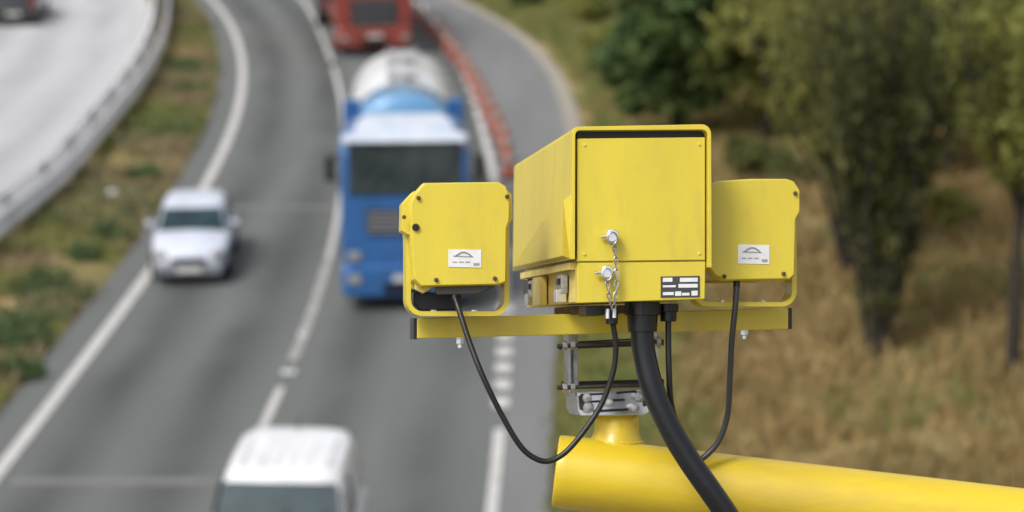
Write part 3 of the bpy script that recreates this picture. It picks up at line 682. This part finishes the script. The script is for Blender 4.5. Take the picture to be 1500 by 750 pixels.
# blue tanker
p = G(596, 458)
t = thing('tanker_lorry', 'blue cabbed tanker lorry with white tank, facing us in the right lane', 'lorry', (p.x, p.y, Z), R(3.2))
lorry_cab(t, M['truck_blue'], M['cab_roof'])
bm = NB(); n = 36; T0, T1 = 4.0, 9.8
def el(y, k): return [(1.17 * k * math.cos(6.2832 * i / n), y, 2.42 + 1.08 * k * math.sin(6.2832 * i / n)) for i in range(n)]
loft(bm, [el(T0 + .1, 1), el(T0 + 1.5, 1.004), el(T0 + 3, 1.0), el(T1 - .1, 1), el(T1 + .06, .92), el(T1 + .16, .7), el(T1 + .22, .3)])
tank = build('tank', bm, M['tank_white'], t, smooth=True)
bm = NB(); loft(bm, [el(T0 - .16, .25), el(T0 - .10, .6), el(T0 - .02, .88), el(T0 + .06, .985), el(T0 + .12, 1.006), el(T0 + 1.5, 1.006)]); build('tank_head', bm, M['tank_blue'], tank, smooth=True)
for y in (T0 + 2.0, T0 + 4.0):
    bm = NB(); cyl(bm, (0, y, 3.44), (0, y, 3.58), .28, n=20); build('hatch', bm, M['galv'], tank, bevel=.02)
bm = NB()
for s in (-1, 1):
    tube(bm, [(s * .32, T0 + .3, 3.45), (s * .32, T0 + .3, 3.60), (s * .32, T1 - .2, 3.60), (s * .32, T1 - .2, 3.45)], .02, 6)
for y in np.arange(T0 + .5, T1 - .2, .5): box(bm, (0, y, 3.535), (.62, .05, .02))
build('walkway', bm, M['ink_walk'], tank)
for s in (-1, 1):
    bm = NB(); box(bm, (s * 1.07, T0 - .25, 2.3), (.36, .16, 2.36)); build('frame_post', bm, M['truck_blue'], t, bevel=.03)
    bm = NB(); box(bm, (s * 1.17, (T0 + T1) / 2, 1.15), (.12, T1 - T0 - .2, .5)); build('side_skirt', bm, M['truck_blue'], t, bevel=.03)
    bm = NB(); box(bm, (s * 1.08, (T0 + T1) / 2, 1.5), (.3, T1 - T0 - .1, .08)); build('mudguard', bm, M['black'], t, bevel=.02)
    wheel(t, s * 1.2, 7.2, .5, .5, .55); wheel(t, s * 1.2, 8.5, .5, .5, .55)
bm = NB(); cyl(bm, (.5, 2.45, 1.2), (.5, 2.45, 3.3), .08, n=14); build('exhaust', bm, M['galv'], t)
bm = NB(); box(bm, (0, 2.75, 1.6), (2.2, .5, 1.4)); build('equipment_box', bm, M['truck_blue'], t, bevel=.03)
# red lorry
p = G(549, 84)
t = thing('box_lorry', 'red lorry with black grille at the top photo edge behind the tanker', 'lorry', (p.x, p.y, Z), -tangent(p.y) + R(2))
lorry_cab(t, M['red'], M['red'], top=3.3, ws=(2.2, 3.05), lam=((.62, .9),), grille_h=(1.0, 1.9), depth=2.0, gw=.62, mz=-.75)
bm = NB(); box(bm, (0, 5.6, 2.5), (2.5, 6.4, 2.9)); bd = build('cargo_box', bm, M['red'], t, bevel=.04)
bm = NB()
for y in np.arange(2.6, 8.7, .6):
    for s in (-1, 1): box(bm, (s * 1.256, y, 2.5), (.03, .05, 2.7))
build('rib', bm, M['rubber'], bd)
for s in (-1, 1): wheel(t, s * 1.2, 7.2, .5, .5, .55)

# ------------------------------------------------------------------ traffic cones
root = thing('traffic_cone', 'x', 'traffic cone', (0, 0, 0), group='traffic cones closing off the hard shoulder')
bm = NB(); box(bm, (0, 0, .03), (.46, .46, .06)); build('base', bm, M['rubber'], root, bevel=.015)
bm = NB(); cyl(bm, (0, 0, .06), (0, 0, .85), .165, .03, 20); bo = build('cone_body', bm, M['cone'], root, smooth=False)
bm = NB(); cyl(bm, (0, 0, .42), (0, 0, .62), .1275 - .015, .0935 - .015 + .003, 20, caps=False)
for v_ in bm.verts: v_.co.x *= 1.12; v_.co.y *= 1.12
build('reflective_sleeve', bm, M['sleeve'], root)
cones = [(743, 262), (739, 236), (732, 215), (722, 196), (713, 176), (704, 158), (695, 141), (686, 124), (676, 108), (664, 92), (652, 78), (640, 64), (626, 51), (612, 38), (598, 26)]
ordn = ['nearest orange cone of the row, just left of the camera housing', 'second nearest orange cone of the row', 'third orange cone from the near end of the row', 'fourth orange cone from the near end of the row', 'fifth orange cone from the near end of the row', 'sixth orange cone from the near end of the row',
        'seventh orange cone from the near end, mid-row', 'eighth orange cone from the near end, right of the white tank', 'ninth orange cone from the near end, right of the tank top', 'tenth orange cone, beside the rear of the white tank', 'eleventh orange cone, just past the tanker rear',
        'fourth orange cone from the far end, right of the red lorry', 'third orange cone from the far end, right of the red lorry', 'second farthest orange cone, close beside the red lorry', 'farthest orange cone of the row, hard by the red lorry']
for i, (px, py) in enumerate(cones):
    c = root if i == 0 else copy_tree(root)
    q = G(px + 3, py); c.location = (q.x, q.y, Z); c.rotation_euler = (0, 0, random.uniform(0, 1.5)); c['label'] = ordn[i]

# ------------------------------------------------------------------ FOREGROUND : camera rig
DREF = 3.9
A = (CF + CX * -.155 - CU * .042).normalized()          # pointing away along the camera housing
Rr = A.cross(CU).normalized(); Ur = Rr.cross(A).normalized()
PC0 = CO + ray(940, 315) * DREF
def LP(px, py, a=0.0):                                    # pixel ray meets plane normal to A, a metres behind reference
    r = ray(px, py); o = PC0 + A * a
    return CO + r * ((o - CO).dot(A) / r.dot(A))
K = F / DREF                                             # px per metre there (~800)
def mm(px): return px / K
def poly(pxs, a): return [LP(x, y, a) for x, y in pxs]
def arc(cx, cy, r, a0, a1, n=6):
    return [(cx + r * math.cos(R(a0 + (a1 - a0) * i / n)), cy + r * math.sin(R(a0 + (a1 - a0) * i / n))) for i in range(n + 1)]

# pole arm (yellow)
mast_top = LP(2150, 835, -.35)
pole_base = Vector((mast_top.x, mast_top.y, H(mast_top.x, mast_top.y)))
tp = thing('camera_pole', 'thick yellow horizontal pole arm with upright stub, carrying the speed camera', 'pole', pole_base)
off = pole_base
e0 = LP(814, 690, .30); e1 = LP(1500, 770, .12)
d_ = (e1 - e0).normalized(); Lm = (mast_top - e0).length
pts = [e0, e0 + d_ * .02] + [e0 + d_ * q for q in (.5, 1.0, 1.6)] + [e0 + d_ * 1.85]
rp_ = mm(53) * 1.08
bm = NB(); tube(bm, pts, [rp_ * .985] + [rp_] * 5, 48)
end = pts[-1]
build('arm', bm, M['yellow_deep'], tp, smooth=True, off=off, bevel=.004)
mb = Vector((end.x, end.y, pole_base.z)); bm = NB(); cyl(bm, mb + Vector((0, 0, -.3)), end + Vector((0, 0, .35)), .14, .11, 32)
tp.location = Vector((end.x, end.y, H(end.x, end.y))); off = tp.location.copy()
# re-origin the arm to the real mast foot
for ch in list(tp.children):
    ch.data.transform(Matrix.Translation(pole_base - off))
build('mast', bm, M['yellow_deep'], tp, smooth=True, off=off)
bm = NB(); box(bm, off + Vector((0, 0, .03)), (.5, .5, .05)); build('base_plate', bm, M['galv'], tp, off=off, bevel=.005)
# stub with flare
sb = LP(902, 690, .30); stop = LP(904, 606, .30); ud = (stop - sb).normalized(); hl = (stop - sb).length
bm = NB(); tube(bm, [sb + ud * hl * q for q in (.35, .50, .60, .70, .82, 1.0)], [mm(46), mm(43), mm(38.5), mm(35.5), mm(34.5), mm(34.5)], 36); build('stub', bm, M['yellow_deep'], tp, smooth=True, off=off)

bm = NB(); wp_ = [sb + ud * hl * .50 + (Rr * math.cos(q) + A * math.sin(q)) * mm(41) + ud * .0015 * math.sin(q * 37) for q in np.linspace(0, 6.2832, 60)]
tube(bm, wp_, [mm(2.6) + mm(.7) * math.sin(i * 2.7) for i in range(60)], 6, caps=False); build('weld_bead', bm, M['yellow_deep'], tp, smooth=True, off=off)
# cross bar + clamp
base = LP(900, 606, .3)
tb = thing('mounting_bracket', 'yellow cross bar on galvanised bolted clamp above the yellow pole stub', 'bracket', base)
Ab = .22
bm = NB(); q = poly([(611, 466), (1155, 451), (1155, 482), (611, 496)], Ab); prism(bm, q, A * .07); build('cross_bar', bm, M['yellow'], tb, off=base, bevel=.002)
for (x0, x1, ya, yb) in ((606, 611, 466, 497), (1155, 1160, 451, 482)):
    bm = NB(); prism(bm, poly([(x0, ya), (x1, ya), (x1, yb), (x0, yb)], Ab + .002), A * .066); build('end_cap', bm, M['black'], tb, off=base)
for (x, y) in ((674, 499), (1090, 486)):
    bm = NB(); p0 = LP(x, y - 6, Ab + .03); p1 = LP(x, y + 5, Ab + .03); cyl(bm, p0, p1, mm(7), n=6); cyl(bm, p1, LP(x, y + 11, Ab + .03), mm(4.5), n=12); cyl(bm, p0, LP(x, y - 3, Ab + .03), mm(11), n=20)
    build('bolt', bm, M['steel'], tb, off=base, bevel=.001)
# clamp plates
def slab(pxs, a0, a1, name, m, root, off, bev=.0015):
    bm = NB(); prism(bm, poly(pxs, a0), A * (a1 - a0)); return build(name, bm, m, root, off=off, bevel=bev)
slab([(832, 462), (836, 460), (837, 582), (833, 574)], .26, .31, 'side_plate', M['galv'], tb, base)
slab([(838, 458), (846, 458), (847, 590), (840, 590)], .30, .305, 'side_plate', M['galv'], tb, base)
slab([(833, 505), (846, 505), (846, 575), (840, 585), (833, 572)], .31, .318, 'side_plate', M['galv'], tb, base)
slab([(957, 462), (964, 462), (964, 585), (957, 590)], .24, .34, 'side_plate', M['galv'], tb, base)
slab([(838, 448), (965, 446), (965, 458), (838, 461)], .20, .40, 'top_plate', M['rust'], tb, base)
slab([(846, 500), (960, 494), (960, 496.5), (846, 503)], .40, .42, 'cross_strap', M['rod'], tb, base)
slab([(846, 566), (955, 563), (955, 567), (846, 570)], .40, .42, 'cross_strap', M['rod'], tb, base)
slab([(846, 575), (952, 570), (956, 600), (944, 608), (851, 609), (846, 600)], .245, .37, 'clamp_plate', M['steel'], tb, base)
for (xa, ya, xb_, yb_, a) in ((816, 507, 972, 500, .22), (818, 509, 972, 503, .36), (816, 568, 972, 563, .22), (822, 562, 972, 558, .36)):
    bm = NB(); cyl(bm, LP(xa, ya, a), LP(xb_, yb_, a), mm(3.2), n=12)
    dr = (LP(xb_, yb_, a) - LP(xa, ya, a)).normalized()
    for k in range(14): cyl(bm, LP(xa, ya, a) + dr * (.002 + k * .0025), LP(xa, ya, a) + dr * (.0032 + k * .0025), mm(3.8), n=12)
    ro = build('threaded_rod', bm, M['rod'], tb, off=base)
    for f_ in (.05, .125, .93):
        bm = NB(); c = LP(xa + (xb_ - xa) * f_, ya + (yb_ - ya) * f_, a); cyl(bm, c, c + dr * mm(7), mm(7.5), n=6); build('nut', bm, M['galv'], ro, off=base, bevel=.0008)
for (x, y, r_) in ((860, 583, 6), (862, 597, 7), (893, 590, 5), (938, 581, 7), (930, 597, 5.5)):
    bm = NB(); cyl(bm, LP(x, y, .250), LP(x, y, .222), mm(r_), n=6); cyl(bm, LP(x, y, .25), LP(x, y, .236), mm(r_ * 1.25), n=18); cyl(bm, LP(x, y, .225), LP(x, y, .212), mm(r_ * .5), n=10)
    build('bolt', bm, M['galv'], tb, off=base, bevel=.001)
for q_ in ([(852, 588), (915, 584), (915, 587), (852, 591)], [(870, 601), (920, 598), (920, 601.5), (870, 604.5)], [(851, 577), (890, 575), (890, 578), (851, 580)], [(903, 574), (932, 572), (932, 575), (903, 577)]):
    slab(q_, .240, .25, 'slot', M['black'], tb, base, 0)
slab([(848, 580), (857, 579), (857, 601), (850, 600)], .238, .25, 'clamp_ear', M['rod'], tb, base)
slab([(940, 572), (950, 571), (953, 592), (944, 596)], .238, .25, 'clamp_ear', M['rod'], tb, base)

# main camera housing
base = LP(940, 445, .3)
tc = thing('speed_camera', 'large yellow central speed camera housing with hood, chain latch and black-and-white data label', 'speed camera', base)
Lh = .72
# hood: left wall, top, right wall as one bent sheet with thickness
outer = [(836.5, 380), (838.5, 196)] + arc(847, 194, 8.5, 180, 270, 4) + arc(1028, 196, 14, 270, 360, 8) + [(1043, 392)]
inner = [(1037, 392)] + arc(1028, 199, 9, 0, -90, 6)[0:] + arc(850, 198, 7, 270, 180, 4) + [(842.5, 380)]
bm = NB(); o0 = poly(outer + inner, -.012)
# taper slightly toward the far end
cen = LP(940, 300, 0)
ring0 = o0; ring1 = []
for q in o0:
    dlt = q - cen; u_, v__ = dlt.dot(Rr), dlt.dot(Ur)
    ring1.append(cen + Rr * (u_ * .93 - .003) + Ur * (v__ * .955) + A * (Lh))
loft(bm, [ring0, ring1]); hood = build('hood', bm, M['yellow'], tc, off=base, bevel=.0012)
# raised fold on the hood side, shaped after a reflected highlight
def side(u, v, out=.0):                        # u 0..1 along depth, v 0..1 bottom to top on the left wall outer face
    a_ = ring0[0]; b_ = ring0[1]; c_ = ring1[0]; e_ = ring1[1]
    n_ = (b_ - a_).cross(c_ - a_).normalized(); n_ = n_ if n_.dot(Rr) < 0 else -n_
    return a_.lerp(c_, u).lerp(b_.lerp(e_, u), v) + n_ * out
bm = NB(); lowr = [side(.0, .52), side(.34, .42), side(.98, .02), side(.985, .01), side(.02, .01)]
lofr = [side(.012, .47, .014), side(.34, .36, .014), side(.90, .06, .008), side(.92, .03, .008), side(.012, .03, .014)]
loft(bm, [lowr, lofr]); build('highlight_fold', bm, M['yellow'], hood, off=base)
# inner body
ib = [(846, 202), (1035, 200), (1034, 383), (846, 385)]
bm = NB(); prism(bm, poly([(848, 206), (1033, 204), (1033, 436), (848, 438)], .004), A * (Lh - .1)); build('body', bm, M['yellow_pale'], tc, off=base, bevel=.002)
slab([(845, 193), (1034, 191), (1034, 203), (845, 205)], .012, .5, 'hood_gap_shade', M['black'], tc, base, 0)  # black slab standing in for the shade in the gap under the hood
slab([(1036.5, 206), (1039, 206), (1038.5, 380), (1036, 380)], .01, .5, 'edge_gap_shade', M['black'], tc, base, 0)  # black strip painted in for the dark gap beside the right hood wall
lid = slab([(845.5, 203), (1033, 201), (1033, 381), (845.5, 383)], -.004, .012, 'rear_door', M['yellow'], tc, base, .0015)
low = slab([(845.5, 385), (1033.5, 383), (1032.5, 438), (846, 444)], -.002, .02, 'lower_panel', M['yellow'], tc, base, .0015)
# lower body side with rail and toggles; side face coordinates by offset from lower-left edge
pl = LP(846, 385, 0); pb = LP(846, 444, 0)
def ls(u, v, out=0): return pl.lerp(pb, v) + A * u - Rr * out
def lbox(u0, u1, v0, v1, o0_, o1_, name, m, root, bev=.001):
    bm = NB(); prism(bm, [ls(u0, v0, o0_), ls(u1, v0, o0_), ls(u1, v1, o0_), ls(u0, v1, o0_)], -Rr * (o1_ - o0_)); return build(name, bm, m, root, off=base, bevel=bev)
bm = NB(); prism(bm, [LP(846, 386, .02), LP(1032, 384, .02), LP(1032, 437, .02), LP(846, 443, .02)], A * (Lh - .14)); build('lower_body', bm, M['yellow_pale'], tc, off=base, bevel=.003)
lbox(.02, Lh - .13, -.02, .16, -.002, .012, 'hinge_rail', M['yellow_pale'], tc)
for u in (.10, .44):
    lt = lbox(u, u + .05, .25, .72, 0, .012, 'toggle_latch', M['galv'], tc)
    lbox(u + .012, u + .038, .62, .95, .0, .02, 'latch_lever', M['steel'], lt)
    lbox(u + .014, u + .036, .34, .5, .012, .016, 'latch_hook', M['black'], lt, 0)
lbox(.33, .42, .2, .97, 0, .014, 'side_rib', M['yellow_pale'], tc)
lbox(.50, .56, .2, .6, 0, .010, 'vent', M['black'], tc, 0)
# front glass
bm = NB(); prism(bm, poly([(855, 215), (1028, 213), (1028, 400), (855, 402)], Lh - .09), A * .01); build('front_glass', bm, M['glass'], tc, off=base)
# padlock pins + chain
for (x, y) in ((897, 345), (889, 398)):
    bm = NB(); cyl(bm, LP(x, y, .0), LP(x, y, -.016), mm(7), n=16); cyl(bm, LP(x, y, -.016), LP(x, y, -.026), mm(10), mm(9), 20)
    cyl(bm, LP(x - 17, y + 2, -.012), LP(x, y, -.012), mm(2.6), n=8)
    pk = build('locking_pin', bm, M['steel'], tc, off=base, bevel=.001)
    bm = NB(); tube(bm, [LP(x + 7 * math.cos(q), y + 4 + 9 * math.sin(q), -.03) for q in np.linspace(0, 6.2832, 18)], mm(1.3), 6, caps=False); build('split_ring', bm, M['galv'], pk, off=base)
bm = NB()
cp = catmull([LP(899, 352, -.022), LP(902, 380, -.02), LP(903, 410, -.02), LP(901, 440, -.02), LP(897, 458, -.01)], 40); acc = 0; last = cp[0]; k = 0
for i in range(1, len(cp)):
    acc += (cp[i] - cp[i - 1]).length
    if acc > mm(8.2):
        dd = (cp[i] - last).normalized(); mid = (cp[i] + last) / 2; sdv = Rr if k % 2 else A
        L_ = [mid + dd * mm(5.6) * math.cos(q) + sdv * mm(2.9) * math.sin(q) for q in np.linspace(0, 6.2832, 13)]
        tube(bm, L_, mm(1.15), 6, caps=False); last = cp[i]; acc = 0; k += 1
build('chain', bm, M['galv'], tc, off=base)
bm = NB()
cp = catmull([LP(889, 404, -.02), LP(891, 425, -.02), LP(895, 450, -.012)], 40); acc = 0; last = cp[0]; k = 0
for i in range(1, len(cp)):
    acc += (cp[i] - cp[i - 1]).length
    if acc > mm(8.2):
        dd = (cp[i] - last).normalized(); mid = (cp[i] + last) / 2; sdv = Rr if k % 2 else A
        L_ = [mid + dd * mm(5.6) * math.cos(q) + sdv * mm(2.9) * math.sin(q) for q in np.linspace(0, 6.2832, 13)]
        tube(bm, L_, mm(1.15), 6, caps=False); last = cp[i]; acc = 0; k += 1
build('chain', bm, M['galv'], tc, off=base)
# data label
dl = slab([(968, 405), (1025, 404), (1025, 435), (968, 436)], -.0035, -.001, 'data_label', M['ink'], tc, base, 0)
bm = NB()
for (x0, x1, y0, y1) in ((971, 985, 407, 413), (996, 1022, 407, 413), (971, 990, 418, 421), (994, 1022, 416, 421.5), (971, 987, 428, 432.5), (989, 998, 427, 433.5), (999, 1010, 429, 433), (1013, 1022, 426, 433)):
    prism(bm, poly([(x0, y0), (x1, y0 - .3), (x1, y1 - .3), (x0, y1)], -.0045), A * .0008)
build('label_print', bm, M['label_w'], dl, off=base)
# screws on the door
for (x, y) in ((856, 212), (1024, 211), (856, 372), (1024, 371)):
    bm = NB(); cyl(bm, LP(x, y, -.003), LP(x, y, -.0065), mm(2.2), mm(1.8), 12); build('screw', bm, M['yellow_pale'], lid, off=base)
# glands
def gland(x, y0, y1, r, a, n=24):
    bm = NB(); p0, p1 = LP(x, y0, a), LP(x, y1, a); m_ = p0.lerp(p1, .45)
    cyl(bm, p0, m_, mm(r), n=n); cyl(bm, m_, p1, mm(r * .92), mm(r * .86), n)
    for k in range(12):
        q = 6.283 * k / 12; u, v = basis(p1 - p0); c = (u * math.cos(q) + v * math.sin(q)) * mm(r); cyl(bm, p0 + c, m_ + c, mm(1.4), n=6)
    return build('cable_gland', bm, M['black'], tc, off=base, bevel=.0008)
gland(941, 442, 486, 25, .06); gland(979, 445, 471, 14, .07)
g_ = gland(896, 448, 475, 10, .03)
bm = NB()
for (x, y) in ((890, 453), (900, 452)): cyl(bm, LP(x, y, .015), LP(x, y + 14, .012), mm(3), n=10)
build('gland_screw', bm, M['steel'], g_, off=base)
slab([(858, 448), (885, 447), (885, 462), (858, 463)], .05, .12, 'underside_shade', M['rod'], tc, base)  # dark slab put in for the shadow on the housing's underside

# illuminators
def illum(cover, ears, yoke, ybot, labelbox, bolts, lab, dz, cablepx, dark):
    bx = (cover[0][0] + cover[1][0]) / 2
    base = LP(bx, ybot, Ab + .035)
    t = thing('infrared_lamp', lab, 'lamp unit', base, group='yellow infrared lamp units either side of the speed camera')
    a0 = dz
    bm = NB(); r0 = poly(cover, a0 + .006); cc = sum(r0, Vector()) / len(r0)
    r_in = [cc + (q - cc) * .975 - A * .006 for q in r0]; loft(bm, [r_in, r0, [q + A * .034 for q in r0]])
    cv = build('rear_cover', bm, M['yellow'], t, off=base, bevel=.0012)
    # body behind the cover, a bit smaller, tilted down as it goes away
    bm = NB(); r1 = [cc + (q - cc) * .88 + A * .04 for q in r0]; r2 = [q + A * .15 - Ur * .008 for q in r1]; loft(bm, [r1, r2]); bd = build('body', bm, M['yellow_deep'], t, off=base, bevel=.003)
    for i in range(6):
        pass
    bm = NB(); r3 = [cc + (q - cc) * .92 + A * .19 - Ur * .008 for q in r0]; loft(bm, [r3, [q + A * .02 for q in r3]]); build('lens_frame', bm, M['yellow'], t, off=base, bevel=.002)
    bm = NB(); r4 = [cc + (q - cc) * .80 + A * .212 - Ur * .008 for q in r0]; loft(bm, [r4, [q + A * .006 for q in r4]]); build('lens', bm, M['glass'], t, off=base)
    for e in ears:
        bm = NB(); prism(bm, poly(e, a0 + .018), A * .05); build('side_ear', bm, M['yellow'], t, off=base, bevel=.0015)
    # yoke
    xl, xr_, yt_l, yt_r, th, rc = yoke
    out_ = [(xl, yt_l)] + [(x, y) for x, y in arc(xl + rc, ybot - rc, rc, 180, 90, 7)] + [(x, y) for x, y in arc(xr_ - rc, ybot - rc - (dark and 0), rc, 90, 0, 7)] + [(xr_, yt_r)]
    in_ = [(xr_ - th, yt_r)] + [(x, y) for x, y in arc(xr_ - rc, ybot - rc, rc - th, 0, 90, 7)] + [(x, y) for x, y in arc(xl + rc, ybot - rc, rc - th, 90, 180, 7)] + [(xl + th, yt_l)]
    bm = NB(); n = len(out_); O = poly(out_, a0 + .04); I = poly(in_[::-1], a0 + .04)
    for i in range(n - 1):
        q = [O[i], O[i + 1], I[i + 1], I[i]]; prism(bm, q, A * .055)
    bmesh.ops.remove_doubles(bm, verts=bm.verts, dist=1e-5)
    build('yoke', bm, M['yellow'], t, off=base)
    bm = NB(); c0 = LP((xl + xr_) / 2, ybot - 6, a0 + .065); c1 = LP((xl + xr_) / 2, ybot + 10, a0 + .065)
    # label
    x0, y0, x1, y1, sl = labelbox
    lb_ = slab([(x0, y0 + sl), (x1, y0), (x1, y1), (x0, y1 + sl)], a0 - .0012, a0 + .0005, 'maker_label', M['label_w'], t, base, 0)
    bm = NB(); w_ = x1 - x0; h_ = y1 - y0
    tube(bm, [LP(x0 + w_ * (.2 + .5 * q), y0 + sl + h_ * (.38 - .22 * math.sin(3.1416 * q)) , a0 - .0018) for q in np.linspace(0, 1, 9)], mm(1.2), 5)
    prism(bm, poly([(x0 + w_ * .15, y0 + h_ * .36 + sl), (x0 + w_ * .75, y0 + h_ * .36), (x0 + w_ * .75, y0 + h_ * .42), (x0 + w_ * .15, y0 + h_ * .42 + sl)], a0 - .0018), A * .0005)
    for k in range(3): prism(bm, poly([(x0 + w_ * (.12 + .2 * k), y0 + h_ * .66), (x0 + w_ * (.26 + .2 * k), y0 + h_ * .66), (x0 + w_ * (.26 + .2 * k), y0 + h_ * .72), (x0 + w_ * (.12 + .2 * k), y0 + h_ * .72)], a0 - .0018), A * .0005)
    prism(bm, poly([(x0 + w_ * .76, y0 + h_ * .74), (x0 + w_ * .94, y0 + h_ * .74), (x0 + w_ * .94, y0 + h_ * .88), (x0 + w_ * .76, y0 + h_ * .88)], a0 - .0018), A * .0005)
    build('label_print', bm, M['ink_grey'], lb_, off=base)
    for (x, y, r_, m_) in bolts:
        bm = NB(); cyl(bm, LP(x, y, a0 + .002), LP(x, y, a0 - .005), mm(r_), mm(r_ * .85), 14); cyl(bm, LP(x, y, a0 - .005), LP(x, y, a0 - .0065), mm(r_ * .5), n=6)
        build('bolt', bm, M[m_], t, off=base)
    bm = NB(); cyl(bm, LP(cablepx[0], cablepx[1] - 10, a0 + .02), LP(cablepx[0], cablepx[1] + 6, a0 + .015), mm(5.5), mm(5), 14); build('cable_gland', bm, M['black'], t, off=base)
    if dark:
        slab([(606, 428), (676, 430), (676, 454), (615, 455), (606, 445)], a0 + .075, a0 + .19, 'lens_hood', M['black'], t, base, .002)
        slab([(640, 419), (728, 418), (700, 431), (640, 432)], a0 + .01, a0 + .05, 'lower_bracket', M['rod'], t, base, .002)
        slab([(608, 406), (633, 406), (636, 420), (620, 430), (608, 424)], a0 + .028, a0 + .04, 'pivot_plate', M['yellow_pale'], t, base, .002)
    for (x, y) in ((xl + 40, ybot - 9), (xl + 100, ybot - 9)):
        bm = NB(); cyl(bm, LP(x, y, a0 + .06), LP(x, y + 5, a0 + .06), mm(5), n=6); build('nut', bm, M['steel'], t, off=base)
    return t
illum([(620, 268), (730, 266.5), (741, 273), (747, 287), (746, 322), (742, 334), (741, 414), (730, 418), (616, 420.5), (605, 410), (601, 345), (600, 300), (605, 285)],
      [[(606, 280), (589, 298), (588, 338), (598, 344), (612, 344), (612, 280)], [(738, 272), (750, 286), (750.5, 320), (744, 334), (736, 334)]],
      (595, 746, 335, 325, 7, 24), 463, (657, 366, 705, 392, -1), [(613, 290, 3.5, 'rust'), (592, 318, 3.2, 'rust'), (609, 333, 6, 'black'), (743, 288, 3.5, 'rust'), (639, 410, 3.5, 'rust'), (725, 408, 3.5, 'rust')],
      'left yellow infrared lamp unit, with a black lens hood beneath it', .09, (666, 432), True)
illum([(1052, 265), (1100, 262), (1152, 262), (1163, 266), (1171, 278), (1171.5, 309), (1165, 321), (1163, 404), (1156, 410), (1060, 411.5), (1046, 404), (1030, 385), (1028, 300), (1036, 272)],
      [[(1158, 266), (1172, 279), (1172.5, 310), (1165, 322), (1156, 322)]],
      (1016, 1167, 330, 320, 6.5, 22), 449, (1081, 359, 1127, 387, -1), [(1165, 283, 3.5, 'rust'), (1061, 405, 3.5, 'rust'), (1148, 401, 3.5, 'rust')],
      'right yellow infrared lamp unit, partly hidden behind the big camera housing', .09, (1079, 417), False)

# cables
def cable(name, label, cat, P, r, m, grp=None):
    pts = catmull([LP(x, y, a) for x, y, a in P], 10); base = pts[0].copy()
    bm = NB(); tube(bm, pts, mm(r), 14); o = build(name, bm, m, smooth=True, off=base); o.location = base; tag(o, label, cat, grp); return o
cable('cable', 'thin black cable looping from the left lamp unit to the camera housing underside', 'cable',
      [(666, 436, .105), (673, 456, .09), (688, 502, .07), (708, 553, .05), (735, 608, .05), (762, 653, .05), (785, 672, .05), (806, 675, .05), (830, 661, .05), (858, 628, .05), (882, 590, .05), (898, 545, .045), (902, 508, .04), (898, 474, .035)], 4.2, M['rubber'])
cable('cable', 'thin black cable hanging from the right lamp unit, curving in behind the thick conduit', 'cable',
      [(1079, 420, .10), (1077, 450, .10), (1072, 500, .11), (1069, 560, .13), (1066, 605, .15), (1056, 640, .16), (1040, 662, .165), (1018, 680, .165)], 4.6, mat('grey_black_cable', (.035, .037, .04), .3, scale=30))
cable('cable', 'short straight black cable hanging beside the thick conduit', 'cable',
      [(979, 468, .07), (979, 500, .07), (980, 545, .07), (983, 590, .08), (995, 640, .1)], 4.6, M['rubber'])
cable('conduit', 'thick black conduit dropping from the camera housing and crossing the yellow pole', 'conduit',
      [(940, 482, .06), (944, 520, .06), (957, 572, .055), (980, 625, .05), (1008, 672, .045), (1040, 718, .04), (1070, 762, .04), (1100, 815, .05), (1125, 900, .08)], 17.5, M['conduit'])
